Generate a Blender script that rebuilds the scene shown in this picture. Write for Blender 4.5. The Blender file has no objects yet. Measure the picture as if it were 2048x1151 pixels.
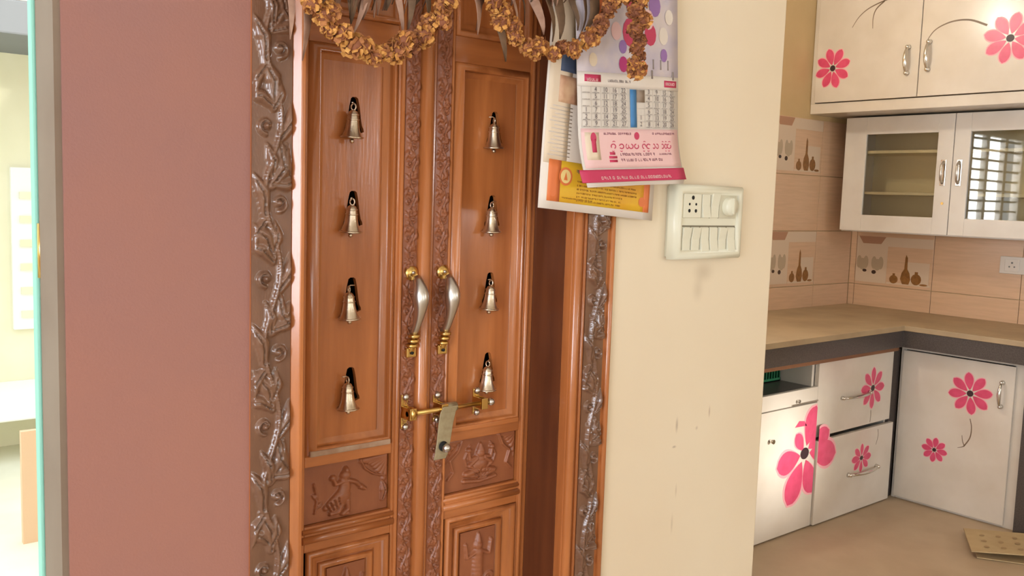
import bpy, bmesh, math, random
import numpy as np
from mathutils import Vector, Matrix
random.seed(4)
PI = math.pi
SC = bpy.context.scene
COL = SC.collection

# ------------------------------------------------------------------ camera
EYE = Vector((0.0, 0.0, 1.43))
def make_camera():
    yaw, pitch, roll, f = 0.69491, 0.10049, 0.03239, 1831.3
    cy, sy = math.cos(yaw), math.sin(yaw); cp, sp = math.cos(pitch), math.sin(pitch)
    cr, sr = math.cos(roll), math.sin(roll)
    fw = Vector((sy*cp, cy*cp, -sp)); rt = Vector((cy, -sy, 0)); up = rt.cross(fw)
    r2 = cr*rt + sr*up; u2 = -sr*rt + cr*up
    m = Matrix((r2, u2, -fw)).transposed().to_4x4(); m.translation = EYE
    cd = bpy.data.cameras.new('camera'); cd.sensor_width = 36.0; cd.lens = f/2048*36
    cd.clip_start = 0.02
    co = bpy.data.objects.new('camera', cd); co.matrix_world = m
    COL.objects.link(co); SC.camera = co
make_camera()

# ------------------------------------------------------------------ light
W = bpy.data.worlds.new('world'); SC.world = W; W.use_nodes = True
bg = W.node_tree.nodes['Background']
bg.inputs[0].default_value = (0.86, 0.94, 1.0, 1); bg.inputs[1].default_value = 2.2
SC.view_settings.view_transform = 'Standard'; SC.view_settings.look = 'None'
SC.view_settings.gamma = 1.0; SC.view_settings.exposure = 0.1
try: SC.view_settings.use_curve_mapping = False
except Exception: pass

def area(name, loc, direction, sx, sy, power, color):
    l = bpy.data.lights.new(name, 'AREA'); l.shape = 'RECTANGLE'; l.size = sx; l.size_y = sy
    l.energy = power; l.color = color
    o = bpy.data.objects.new(name, l); o.location = loc
    o.rotation_euler = Vector(direction).to_track_quat('-Z', 'Z').to_euler()
    COL.objects.link(o); return o
# daylight coming in through the openings of the room
area('daylight_back_window', (1.15, -3.25, 1.5), (0, 1, 0), 1.6, 1.2, 18, (0.96, 1.0, 1.06))
area('daylight_third_back_window', (-1.6, -3.25, 1.4), (0, 1, 0), 1.1, 1.4, 30, (0.96, 1.0, 1.06))
area('daylight_second_back_window', (4.2, -3.25, 1.72), (0, 1, 0), 0.6, 0.55, 30, (0.96, 1.0, 1.06))
area('daylight_left_window', (-2.45, -0.75, 1.5), (1, 0, 0), 2.4, 1.5, 150, (0.93, 1.0, 1.12))
area('daylight_kitchen_window', (2.4, 2.97, 1.5), (0, -1, 0), 0.85, 1.0, 40, (0.96, 1.0, 1.06))
sun = bpy.data.lights.new('sun', 'SUN'); sun.energy = 4.0; sun.color = (1.0, 0.96, 0.88); sun.angle = math.radians(4)
so = bpy.data.objects.new('sun', sun)
so.rotation_euler = Vector((-0.16, 1.0, -0.245)).to_track_quat('-Z', 'Z').to_euler(); COL.objects.link(so)

# ------------------------------------------------------------------ materials
def srgb(r, g, b):
    def c(v):
        v /= 255.0
        return v/12.92 if v <= 0.04045 else ((v+0.055)/1.055)**2.4
    return (c(r), c(g), c(b), 1)
MATS = {}
def mat(name, col, rough=0.5, metal=0.0, col2=None, nscale=6.0, bump=0.0, bscale=60.0, coat=0.0,
        stretch=(1, 1, 1), detail=4.0, spec=0.5, trans=0.0, emis=None, estr=0.0, contrast=(0.35, 0.7)):
    if name in MATS: return MATS[name]
    m = bpy.data.materials.new(name); m.use_nodes = True
    nt = m.node_tree; b = nt.nodes['Principled BSDF']
    b.inputs['Base Color'].default_value = col; b.inputs['Roughness'].default_value = rough
    b.inputs['Metallic'].default_value = metal; b.inputs['Coat Weight'].default_value = coat
    b.inputs['Coat Roughness'].default_value = 0.12; b.inputs['Specular IOR Level'].default_value = spec
    b.inputs['Transmission Weight'].default_value = trans
    if emis: b.inputs['Emission Color'].default_value = emis; b.inputs['Emission Strength'].default_value = estr
    if col2 is not None or bump:
        tc = nt.nodes.new('ShaderNodeNewGeometry'); mp = nt.nodes.new('ShaderNodeMapping')
        mp.inputs['Scale'].default_value = stretch
        nt.links.new(tc.outputs['Position'], mp.inputs['Vector'])
    if col2 is not None:
        n = nt.nodes.new('ShaderNodeTexNoise'); n.inputs['Scale'].default_value = nscale
        n.inputs['Detail'].default_value = detail
        nt.links.new(mp.outputs['Vector'], n.inputs['Vector'])
        r = nt.nodes.new('ShaderNodeValToRGB'); r.color_ramp.elements[0].color = col
        r.color_ramp.elements[1].color = col2
        r.color_ramp.elements[0].position = contrast[0]; r.color_ramp.elements[1].position = contrast[1]
        nt.links.new(n.outputs['Fac'], r.inputs['Fac']); nt.links.new(r.outputs['Color'], b.inputs['Base Color'])
    if bump:
        n2 = nt.nodes.new('ShaderNodeTexNoise'); n2.inputs['Scale'].default_value = bscale
        n2.inputs['Detail'].default_value = 3.0
        nt.links.new(mp.outputs['Vector'], n2.inputs['Vector'])
        bp = nt.nodes.new('ShaderNodeBump'); bp.inputs['Strength'].default_value = bump
        bp.inputs['Distance'].default_value = 0.002
        nt.links.new(n2.outputs['Fac'], bp.inputs['Height']); nt.links.new(bp.outputs['Normal'], b.inputs['Normal'])
    MATS[name] = m; return m

M_red = mat('red_plaster', srgb(162, 111, 96), 0.75, col2=srgb(152, 108, 100), nscale=3, bump=0.25, bscale=300)
M_teak = mat('varnished_teak', srgb(162, 95, 50), 0.22, col2=srgb(190, 116, 64), nscale=7, stretch=(5, 5, 0.5), bump=0.12, bscale=40, coat=0.35)
M_teak_rail = mat('varnished_teak_rail', srgb(162, 95, 50), 0.26, col2=srgb(190, 116, 64), nscale=7, stretch=(0.6, 5, 5), bump=0.1, bscale=40, coat=0.3)
M_teakdark = mat('carved_teak', srgb(108, 74, 54), 0.25, col2=srgb(126, 88, 66), nscale=9, stretch=(3, 3, 1), coat=0.5, bump=0.15, bscale=120)
M_teakcarve = mat('carved_door_teak', srgb(134, 76, 46), 0.4, col2=srgb(152, 90, 56), nscale=9, stretch=(3, 3, 1), coat=0.05)
M_dust = mat('dusty_teak_ledge', srgb(176, 148, 124), 0.7, col2=srgb(150, 108, 78), nscale=30)
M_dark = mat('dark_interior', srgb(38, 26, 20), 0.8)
M_brass = mat('brass', srgb(214, 176, 104), 0.28, 1.0, bump=0.05, bscale=200)
M_bell = mat('tarnished_brass', srgb(214, 198, 176), 0.28, 1.0, col2=srgb(190, 168, 140), nscale=60, bump=0.1, bscale=300)
M_steel = mat('brushed_steel', srgb(206, 200, 192), 0.3, 1.0)
M_chrome = mat('chrome', srgb(225, 222, 216), 0.15, 1.0)
M_strap = mat('dull_zinc_strap', srgb(182, 170, 138), 0.5, 0.6, col2=srgb(165, 150, 118), nscale=80)
M_white = mat('white_laminate', srgb(226, 217, 205), 0.24, col2=srgb(214, 203, 188), nscale=4, coat=0.1)
M_white2 = mat('white_painted_wood', srgb(226, 220, 212), 0.35, col2=srgb(216, 208, 198), nscale=5)
M_plastic = mat('ivory_plastic', srgb(226, 222, 200), 0.3)
M_plastic2 = mat('ivory_plastic_grey', srgb(202, 196, 172), 0.35)
M_hole = mat('black_hole', srgb(20, 18, 16), 0.8)
M_pink = mat('pink_print', srgb(228, 84, 124), 0.3, col2=srgb(216, 72, 110), nscale=25)
M_pinklight = mat('pale_pink_print', srgb(240, 170, 178), 0.35)
M_centre = mat('flower_centre_print', srgb(58, 38, 44), 0.4)
M_stem = mat('grey_stem_print', srgb(120, 100, 80), 0.4)
M_tile = mat('beige_glazed_tile', srgb(216, 180, 148), 0.28, col2=srgb(206, 171, 139), nscale=16, stretch=(0.4, 0.4, 5))
M_grout = mat('grout', srgb(170, 132, 106), 0.8)
M_prwhite = mat('print_cream', srgb(214, 192, 168), 0.3)
M_prgrey = mat('print_grey_green', srgb(182, 162, 136), 0.35)
M_prbrown = mat('print_brown', srgb(176, 132, 104), 0.35)
M_pot = mat('print_ochre_pot', srgb(150, 102, 50), 0.35, col2=srgb(124, 82, 38), nscale=60)
M_potdark = mat('print_dark_seed', srgb(66, 44, 32), 0.35)
M_counter = mat('dusty_granite_top', srgb(178, 156, 124), 0.55, col2=srgb(160, 138, 108), nscale=5, bump=0.1, bscale=80)
M_granite = mat('black_granite', srgb(74, 66, 64), 0.3, col2=srgb(92, 84, 80), nscale=180, bump=0.04, bscale=150)
M_strip = mat('brown_wood_strip', srgb(150, 104, 72), 0.5, col2=srgb(130, 86, 58), nscale=10, stretch=(1, 4, 4))
M_ply = mat('plywood_edge', srgb(176, 150, 118), 0.6)
M_card = mat('cardboard', srgb(196, 172, 130), 0.8, col2=srgb(186, 160, 120), nscale=12)
M_cardprint = mat('cardboard_blotch', srgb(170, 142, 104), 0.8)
M_green = mat('green_plastic', srgb(40, 110, 74), 0.4)
M_teal = mat('teal_painted_frame', srgb(140, 200, 180), 0.5)
M_paper = mat('calendar_paper', srgb(226, 214, 202), 0.55)
M_paperwarm = mat('calendar_paper_warm', srgb(226, 206, 180), 0.55)
M_papergrid = mat('calendar_grid_paper', srgb(214, 204, 192), 0.55)
M_cpink = mat('calendar_pink_panel', srgb(232, 190, 186), 0.5)
M_cred = mat('calendar_crimson_ink', srgb(196, 56, 92), 0.5)
M_cblue = mat('calendar_blue_ink', srgb(66, 126, 178), 0.5)
M_cink = mat('calendar_dark_ink', srgb(90, 78, 84), 0.5)
M_cgrey = mat('calendar_grey_ink', srgb(150, 138, 134), 0.5)
M_cyel = mat('calendar_yellow_ink', srgb(228, 186, 44), 0.5, col2=srgb(222, 160, 40), nscale=14)
M_corange = mat('calendar_orange_ink', srgb(222, 120, 66), 0.5)
M_cviolet = mat('calendar_violet_ink', srgb(150, 110, 170), 0.5)
M_leafA = mat('dried_leaf_brown', srgb(138, 98, 74), 0.7, col2=srgb(108, 74, 54), nscale=40)
M_leafB = mat('dried_leaf_olive', srgb(116, 86, 60), 0.7, col2=srgb(86, 64, 44), nscale=40)
M_leafC = mat('dried_leaf_grey', srgb(182, 144, 122), 0.7, col2=srgb(150, 112, 92), nscale=40)
M_marA = mat('dried_marigold_ochre', srgb(222, 164, 88), 0.8, col2=srgb(196, 132, 62), nscale=90)
M_marB = mat('dried_marigold_brown', srgb(186, 124, 70), 0.8, col2=srgb(150, 92, 54), nscale=90)
M_marC = mat('dried_marigold_dark', srgb(140, 86, 58), 0.85)
M_string = mat('cotton_string', srgb(150, 120, 80), 0.9)
M_olive = mat('cabinet_interior', srgb(226, 210, 170), 0.6)
M_outwall = mat('pale_lime_wall', srgb(238, 234, 206), 0.8, col2=srgb(228, 224, 190), nscale=2)
M_outwhite = mat('white_lime_wall', srgb(245, 245, 240), 0.7)
M_outgrey = mat('grey_slab', srgb(120, 122, 124), 0.8)
M_ground = mat('outdoor_ground', srgb(236, 232, 208), 0.9, col2=srgb(226, 222, 196), nscale=3)

def stained_wall():
    m = mat('cream_wall_paint', srgb(226, 203, 166), 0.42, bump=0.12, bscale=18)
    nt = m.node_tree; b = nt.nodes['Principled BSDF']
    g = nt.nodes.new('ShaderNodeNewGeometry')
    base = nt.nodes.new('ShaderNodeTexNoise'); base.inputs['Scale'].default_value = 2.2; base.inputs['Detail'].default_value = 3
    nt.links.new(g.outputs['Position'], base.inputs['Vector'])
    r = nt.nodes.new('ShaderNodeValToRGB'); r.color_ramp.elements[0].color = srgb(228, 209, 180); r.color_ramp.elements[1].color = srgb(233, 217, 190)
    r.color_ramp.elements[0].position = 0.35; r.color_ramp.elements[1].position = 0.68
    nt.links.new(base.outputs['Fac'], r.inputs['Fac']); cur = r.outputs['Color']
    # hand smudge under the switch board and small scuffs: (x, z, radius x, radius z, strength)
    for (x, z, rx, rz, s, c) in [(1.515, 1.285, .045, .03, .30, (150, 128, 100)), (1.50, 1.25, .025, .035, .22, (150, 128, 100)),
                              (1.455, .97, .006, .022, .45, (120, 92, 70)), (1.45, .925, .009, .004, .5, (120, 92, 70)),
                              (1.56, .985, .004, .018, .5, (150, 110, 84)), (1.455, .76, .005, .03, .3, (160, 130, 100)),
                              (1.52, .955, .006, .006, .35, (140, 108, 84)), (1.463, .83, .004, .02, .3, (150, 120, 90))]:
        mp = nt.nodes.new('ShaderNodeMapping'); mp.vector_type = 'POINT'
        mp.inputs['Scale'].default_value = (1/rx, 0.0, 1/rz); mp.inputs['Location'].default_value = (-x/rx, 0, -z/rz)
        nt.links.new(g.outputs['Position'], mp.inputs['Vector'])
        l = nt.nodes.new('ShaderNodeVectorMath'); l.operation = 'LENGTH'; nt.links.new(mp.outputs['Vector'], l.inputs[0])
        rg = nt.nodes.new('ShaderNodeMapRange'); rg.inputs[1].default_value = 0.0; rg.inputs[2].default_value = 1.0
        rg.inputs[3].default_value = s; rg.inputs[4].default_value = 0.0; rg.interpolation_type = 'SMOOTHSTEP'
        nt.links.new(l.outputs['Value'], rg.inputs[0])
        mx = nt.nodes.new('ShaderNodeMix'); mx.data_type = 'RGBA'
        nt.links.new(rg.outputs[0], mx.inputs[0]); nt.links.new(cur, mx.inputs[6]); mx.inputs[7].default_value = srgb(*c)
        cur = mx.outputs[2]
    nt.links.new(cur, b.inputs['Base Color'])
    return m
M_cream = stained_wall()
M_wallup = mat('kitchen_wall_paint', srgb(206, 180, 134), 0.6, col2=srgb(196, 168, 122), nscale=3)
M_ceil = mat('ceiling_paint', srgb(236, 230, 218), 0.8)
M_floor = mat('dusty_floor', srgb(190, 168, 140), 0.55, col2=srgb(178, 155, 127), nscale=5, detail=8, bump=0.08, bscale=60)

def glass_mat(name, col=(0.93, 0.95, 0.93, 1), ior=1.45, tint=0.9):
    m = bpy.data.materials.new(name); m.use_nodes = True
    nt = m.node_tree; nt.nodes.remove(nt.nodes['Principled BSDF'])
    t = nt.nodes.new('ShaderNodeBsdfTransparent'); t.inputs[0].default_value = (tint, tint, tint*0.97, 1)
    g = nt.nodes.new('ShaderNodeBsdfGlossy'); g.inputs['Roughness'].default_value = 0.02
    fr = nt.nodes.new('ShaderNodeFresnel'); fr.inputs[0].default_value = ior
    mx = nt.nodes.new('ShaderNodeMixShader')
    nt.links.new(fr.outputs[0], mx.inputs[0]); nt.links.new(t.outputs[0], mx.inputs[1]); nt.links.new(g.outputs[0], mx.inputs[2])
    nt.links.new(mx.outputs[0], nt.nodes['Material Output'].inputs[0])
    return m
M_glass = glass_mat('cabinet_glass', ior=1.6, tint=0.93)

# ------------------------------------------------------------------ mesh builder
class MB:
    def __init__(s): s.v = []; s.f = []; s.m = []; s.cur = 0; s.smooth = []; s.sm = False
    def add(s, vs, fs):
        n = len(s.v); s.v.extend([tuple(v) for v in vs])
        for f in fs: s.f.append([n+i for i in f]); s.m.append(s.cur); s.smooth.append(s.sm)
        return s
    def box(s, x0, x1, y0, y1, z0, z1):
        vs = [(x, y, z) for x in (x0, x1) for y in (y0, y1) for z in (z0, z1)]
        fs = [(0, 1, 3, 2), (4, 6, 7, 5), (0, 4, 5, 1), (2, 3, 7, 6), (0, 2, 6, 4), (1, 5, 7, 3)]
        s.sm = False; return s.add(vs, fs)
    def prism(s, poly, frame, d):
        """poly: list of (u, v); frame(u, v, w) -> xyz; extruded from w=0 to w=d"""
        n = len(poly); s.sm = False
        vs = [frame(u, v, 0) for u, v in poly] + [frame(u, v, d) for u, v in poly]
        fs = [list(range(n))[::-1], [n+i for i in range(n)]] + [(i, (i+1) % n, n+(i+1) % n, n+i) for i in range(n)]
        return s.add(vs, fs)
    def tube(s, pts, r, seg=10, caps=True):
        pts = [Vector(p) for p in pts]; n = len(pts)
        rs = r if isinstance(r, (list, tuple)) else [r]*n
        vs = []; prev = None
        for i, p in enumerate(pts):
            t = (pts[min(i+1, n-1)] - pts[max(i-1, 0)]).normalized()
            if prev is None:
                a = Vector((0, 0, 1)) if abs(t.z) < 0.9 else Vector((1, 0, 0))
                u = t.cross(a).normalized()
            else: u = (prev - t*prev.dot(t)).normalized()
            prev = u; w = t.cross(u)
            for k in range(seg):
                a = 2*PI*k/seg; vs.append(p + (u*math.cos(a) + w*math.sin(a))*rs[i])
        fs = []
        for i in range(n-1):
            for k in range(seg):
                a = i*seg+k; b = i*seg+(k+1) % seg; fs.append((a, b, b+seg, a+seg))
        s.sm = True; s.add(vs, fs)
        if caps:
            b0 = len(s.v) - n*seg; s.sm = False
            s.f.append([b0+k for k in range(seg)][::-1]); s.m.append(s.cur); s.smooth.append(False)
            s.f.append([b0+(n-1)*seg+k for k in range(seg)]); s.m.append(s.cur); s.smooth.append(False)
        return s
    def lathe(s, prof, c=(0, 0, 0), axis='z', seg=24):
        """prof: (r, h) pairs from bottom to top"""
        c = Vector(c); vs = []
        for r, h in prof:
            for k in range(seg):
                a = 2*PI*k/seg; x, y = r*math.cos(a), r*math.sin(a)
                if axis == 'z': vs.append(c+Vector((x, y, h)))
                elif axis == 'y': vs.append(c+Vector((x, -h, y)))
                else: vs.append(c+Vector((h, x, y)))
        fs = []
        for i in range(len(prof)-1):
            for k in range(seg):
                a = i*seg+k; b = i*seg+(k+1) % seg; fs.append((a, b, b+seg, a+seg))
        s.sm = True; return s.add(vs, fs)
    def sphere(s, c, r, seg=12, sc=(1, 1, 1)):
        prof = []
        c = Vector(c); vs = []; fs = []
        rings = seg//2
        for i in range(rings+1):
            t = PI*i/rings
            for k in range(seg):
                a = 2*PI*k/seg
                vs.append(c+Vector((r*sc[0]*math.sin(t)*math.cos(a), r*sc[1]*math.sin(t)*math.sin(a), r*sc[2]*math.cos(t))))
        for i in range(rings):
            for k in range(seg):
                a = i*seg+k; b = i*seg+(k+1) % seg; fs.append((a, b, b+seg, a+seg))
        s.sm = True; return s.add(vs, fs)
    def rect_sweep(s, x0, x1, z0, z1, prof, y, wl=1.0, wr=1.0):
        """picture-frame moulding: prof = list of (inset, forward) ; mitred around a rectangle on plane y (forward = -y)"""
        vs = []; n = len(prof)
        for (cx, cz, sx, sz) in ((x0, z0, 1, 1), (x1, z0, -1, 1), (x1, z1, -1, -1), (x0, z1, 1, -1)):
            for i, f in prof: vs.append((cx+sx*i*(wl if sx > 0 else wr), y-f, cz+sz*i))
        fs = []
        for c in range(4):
            d = (c+1) % 4
            for i in range(n-1): fs.append((c*n+i, d*n+i, d*n+i+1, c*n+i+1))
        s.sm = True; return s.add(vs, fs)

def wloc(p):
    v = Vector((0, 0, 0))
    while p is not None: v = v + p.location; p = p.parent
    return v
def obj(name, mb, mats, parent=None, bevel=0.0, local=False, autosmooth=True):
    me = bpy.data.meshes.new(name)
    off = Vector((0, 0, 0)) if (parent is None or local) else wloc(parent)
    vs = [(x-off[0], y-off[1], z-off[2]) for x, y, z in mb.v]
    me.from_pydata(vs, [], mb.f); 
    if not isinstance(mats, (list, tuple)): mats = [mats]
    for m in mats: me.materials.append(m)
    me.polygons.foreach_set('material_index', mb.m); me.polygons.foreach_set('use_smooth', mb.smooth)
    me.validate(); me.update()
    if len(mb.f) < 20000:
        bm = bmesh.new(); bm.from_mesh(me); bmesh.ops.recalc_face_normals(bm, faces=bm.faces); bm.to_mesh(me); bm.free()
    o = bpy.data.objects.new(name, me); COL.objects.link(o)
    if parent is not None: o.parent = parent
    if bevel:
        b = o.modifiers.new('bevel', 'BEVEL'); b.width = bevel; b.segments = 2; b.limit_method = 'ANGLE'; b.harden_normals = False
    return o
def tag(o, label=None, cat=None, group=None, kind=None):
    if label: o['label'] = label
    if cat: o['category'] = cat
    if group: o['group'] = group
    if kind: o['kind'] = kind
    return o
def root(name, loc, label=None, cat=None, group=None, kind=None):
    o = bpy.data.objects.new(name, None); o.location = loc; o.empty_display_size = 0.05
    COL.objects.link(o); return tag(o, label, cat, group, kind)
def struct(name, mb, m, parent=None, bevel=0.0):
    o = obj(name, mb, m, parent, bevel)
    if parent is None: o['kind'] = 'structure'
    return o
def copy_tree(o, parent=None):
    c = o.copy(); COL.objects.link(c); c.parent = parent
    for ch in list(o.children): copy_tree(ch, c)
    return c
def quick(name, mb, m, label, cat, group=None, bevel=0.0):
    return tag(obj(name, mb, m, None, bevel), label, cat, group)

# ------------------------------------------------------------------ room shell
XL, XR, YB, YD, YK, H = -2.4, 4.9, -3.2, 1.2, 2.83, 2.75
TH = 0.09      # thickness of the door wall
def wall_y(name, y0, y1, x0, x1, m, holes=(), z1=H):
    mb = MB(); xs = x0
    for (a, b, c, d) in sorted(holes):
        if a > xs: mb.box(xs, a, y0, y1, 0, z1)
        if c > 0: mb.box(a, b, y0, y1, 0, c)
        mb.box(a, b, y0, y1, d, z1); xs = b
    if xs < x1: mb.box(xs, x1, y0, y1, 0, z1)
    return struct(name, mb, m)
def wall_x(name, x0, x1, y0, y1, m, holes=()):
    mb = MB(); ys = y0
    for (a, b, c, d) in sorted(holes):
        if a > ys: mb.box(x0, x1, ys, a, 0, H)
        if c > 0: mb.box(x0, x1, a, b, 0, c)
        mb.box(x0, x1, a, b, d, H); ys = b
    if ys < y1: mb.box(x0, x1, ys, y1, 0, H)
    return struct(name, mb, m)
struct('floor', MB().box(XL, XR, YB, YD, -0.1, 0).box(1.753, XR, YD, YK, -0.1, 0), M_floor)
struct('ceiling', MB().box(XL-.1, XR+.1, YB-.1, YD+TH, H, H+.1).box(1.66, XR+.1, YD+TH, YK+.1, H, H+.1), M_ceil)
wall_y('wall_back', YB-.1, YB, XL, XR, M_ceil, [(-2.15, -1.05, .7, 2.1), (0.35, 1.95, .9, 2.1), (3.9, 4.5, 1.45, 2.02)])
wall_x('wall_left', XL-.1, XL, YB-.1, YD+TH, M_ceil, [(-1.95, .45, .7, 2.25)])
wr = wall_x('wall_right', XR, XR+.1, YB-.1, YK+.1, M_wallup)
wf = wall_y('wall_far', YK, YK+.1, 1.66, XR, M_wallup, [(1.95, 2.85, 1.0, 2.0)])
wall_x('wall_kitchen_side', 1.66, 1.753, YD+TH, YK, M_wallup)
# the door wall: red pillar part, opening to outdoors at its left, cream part at its right
struct('wall_front_red', MB().box(0.292, 0.528, YD, YD+TH, 0, H), M_red)
struct('wall_front_left', MB().box(XL, -0.75, YD, YD+TH, 0, H).box(-0.75, 0.288, YD, YD+TH, 2.2, H), M_red)
struct('wall_front_cream', MB().box(1.242, 1.753, YD, YD+TH, 0, H).box(0.528, 1.242, YD, YD+TH, 2.075, H), M_cream, bevel=0.004)
struct('trim_1', MB().box(0.284, 0.292, YD+0.004, YD+TH, 0, 2.2), mat('pale_plaster_reveal', srgb(134, 116, 98), 0.8, col2=srgb(124, 104, 86), nscale=6))
# prayer niche behind the doors
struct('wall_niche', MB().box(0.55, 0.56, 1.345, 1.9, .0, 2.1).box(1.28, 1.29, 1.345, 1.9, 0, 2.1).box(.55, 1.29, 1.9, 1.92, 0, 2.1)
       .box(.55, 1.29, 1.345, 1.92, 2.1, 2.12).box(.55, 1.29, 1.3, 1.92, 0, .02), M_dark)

# teal door frame of the opening on the left
fr = root('window_1', (0.27, 1.29, 0), kind='structure')
obj('frame_post', MB().box(0.2795, 0.287, 1.292, 1.312, 0, 2.2), M_teal, fr, 0.003)
obj('frame_post', MB().box(-0.75, -0.72, 1.292, 1.332, 0, 2.2), M_teal, fr, 0.003)
obj('frame_head', MB().box(-0.72, 0.279, 1.292, 1.332, 2.16, 2.2), M_teal, fr, 0.003)
hg = MB().box(0.287, 0.2885, 1.262, 1.292, 1.31, 1.37); hg.tube([(0.2855, 1.291, 1.305), (0.2855, 1.291, 1.375)], 0.004)
obj('hinge', hg, M_brass, fr)

def grille_window(name, axis, pos, a0, a1, z0, z1, nv, nh):
    w = root(name, (pos if axis == 'x' else (a0+a1)/2, pos if axis == 'y' else (a0+a1)/2, z0), kind='structure')
    def bx(u0, u1, zz0, zz1, d):
        return MB().box(u0, u1, pos-d, pos+d, zz0, zz1) if axis == 'y' else MB().box(pos-d, pos+d, u0, u1, zz0, zz1)
    for (u0, u1, q0, q1) in ((a0, a0+.05, z0, z1), (a1-.05, a1, z0, z1), (a0+.05, a1-.05, z1-.05, z1), (a0+.05, a1-.05, z0, z0+.05)):
        obj('frame_bar', bx(u0, u1, q0, q1, .03), M_white2, w, 0.003)
    for i in range(1, nv):
        u = a0+(a1-a0)*i/nv; obj('mullion', bx(u-.022, u+.022, z0+.05, z1-.05, .02), M_white2, w, 0.002)
    for i in range(1, nh):
        z = z0+(z1-z0)*i/nh; obj('grille_bar', bx(a0+.05, a1-.05, z-.007, z+.007, .012), M_outgrey, w)
    return w
grille_window('window_2', 'y', YB-.05, 0.35, 1.95, .9, 2.1, 3, 8)
grille_window('window_6', 'y', YB-.05, -2.15, -1.05, .7, 2.1, 2, 8)
grille_window('window_3', 'y', YB-.05, 3.9, 4.5, 1.45, 2.02, 1, 1)
grille_window('window_4', 'x', XL-.05, -1.95, .45, .7, 2.25, 4, 8)
grille_window('window_5', 'y', YK+.05, 1.95, 2.85, 1.0, 2.0, 3, 14)

# ------------------------------------------------------------------ outdoors seen past the red wall
struct('ground', MB().box(-14, 16, 1.33, 24, -.35, -.15).box(-20, 22, -30, -3.4, -.35, -.15), M_ground)
nb = root('house_or_sun_block', (1.0, 6.0, -.15), 'overexposed pale lime-washed house outdoors beyond the red wall', 'house')
obj('wall', MB().box(-2.5, 2.6, 6.0, 9.0, -.15, 2.9), M_outwall, nb)
obj('roof_slab', MB().box(-2.8, 2.9, 5.2, 9.2, 2.15, 2.32), M_outgrey, nb, .01)
obj('parapet', MB().box(-2.8, 2.9, 5.2, 5.35, 2.32, 3.0), M_outwhite, nb, .01)
obj('ledge', MB().box(-2.5, 2.6, 5.55, 6.0, .10, .24), M_outwhite, nb, .01)
for i in range(3):
    wn = obj('window', MB().box(.72+i*.9-1.35, 1.25+i*.9-1.35, 5.97, 6.0, .55, 1.5), M_outwhite, nb)
    g = MB()
    for k in range(6): g.box(.76+i*.9-1.35, 1.21+i*.9-1.35, 5.955, 5.97, .62+k*.14, .66+k*.14)
    obj('grille', g, M_outwall, wn)
quick('outdoor_board', MB().box(.86, 1.1, 4.3, 4.33, -.15, .35), mat('faded_orange_cloth', srgb(232, 196, 160), .9), 'low pale orange board standing outdoors in front of the lime-washed house', 'board')

sun_block = root('house_or_sun_block', (-1.0, -6.5, -.15), 'unseen house-shaped block added behind the back window to stop the sun', 'house')  # unseen block shaped like a house, added to keep sun off the door wall
obj('wall', MB().box(-6, 2.55, -10, -6.5, -.15, 4.2), M_outwall, sun_block)
obj('roof_slab', MB().box(-6.2, 2.6, -10.2, -6.4, 4.2, 4.35), M_outgrey, sun_block)

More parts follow.
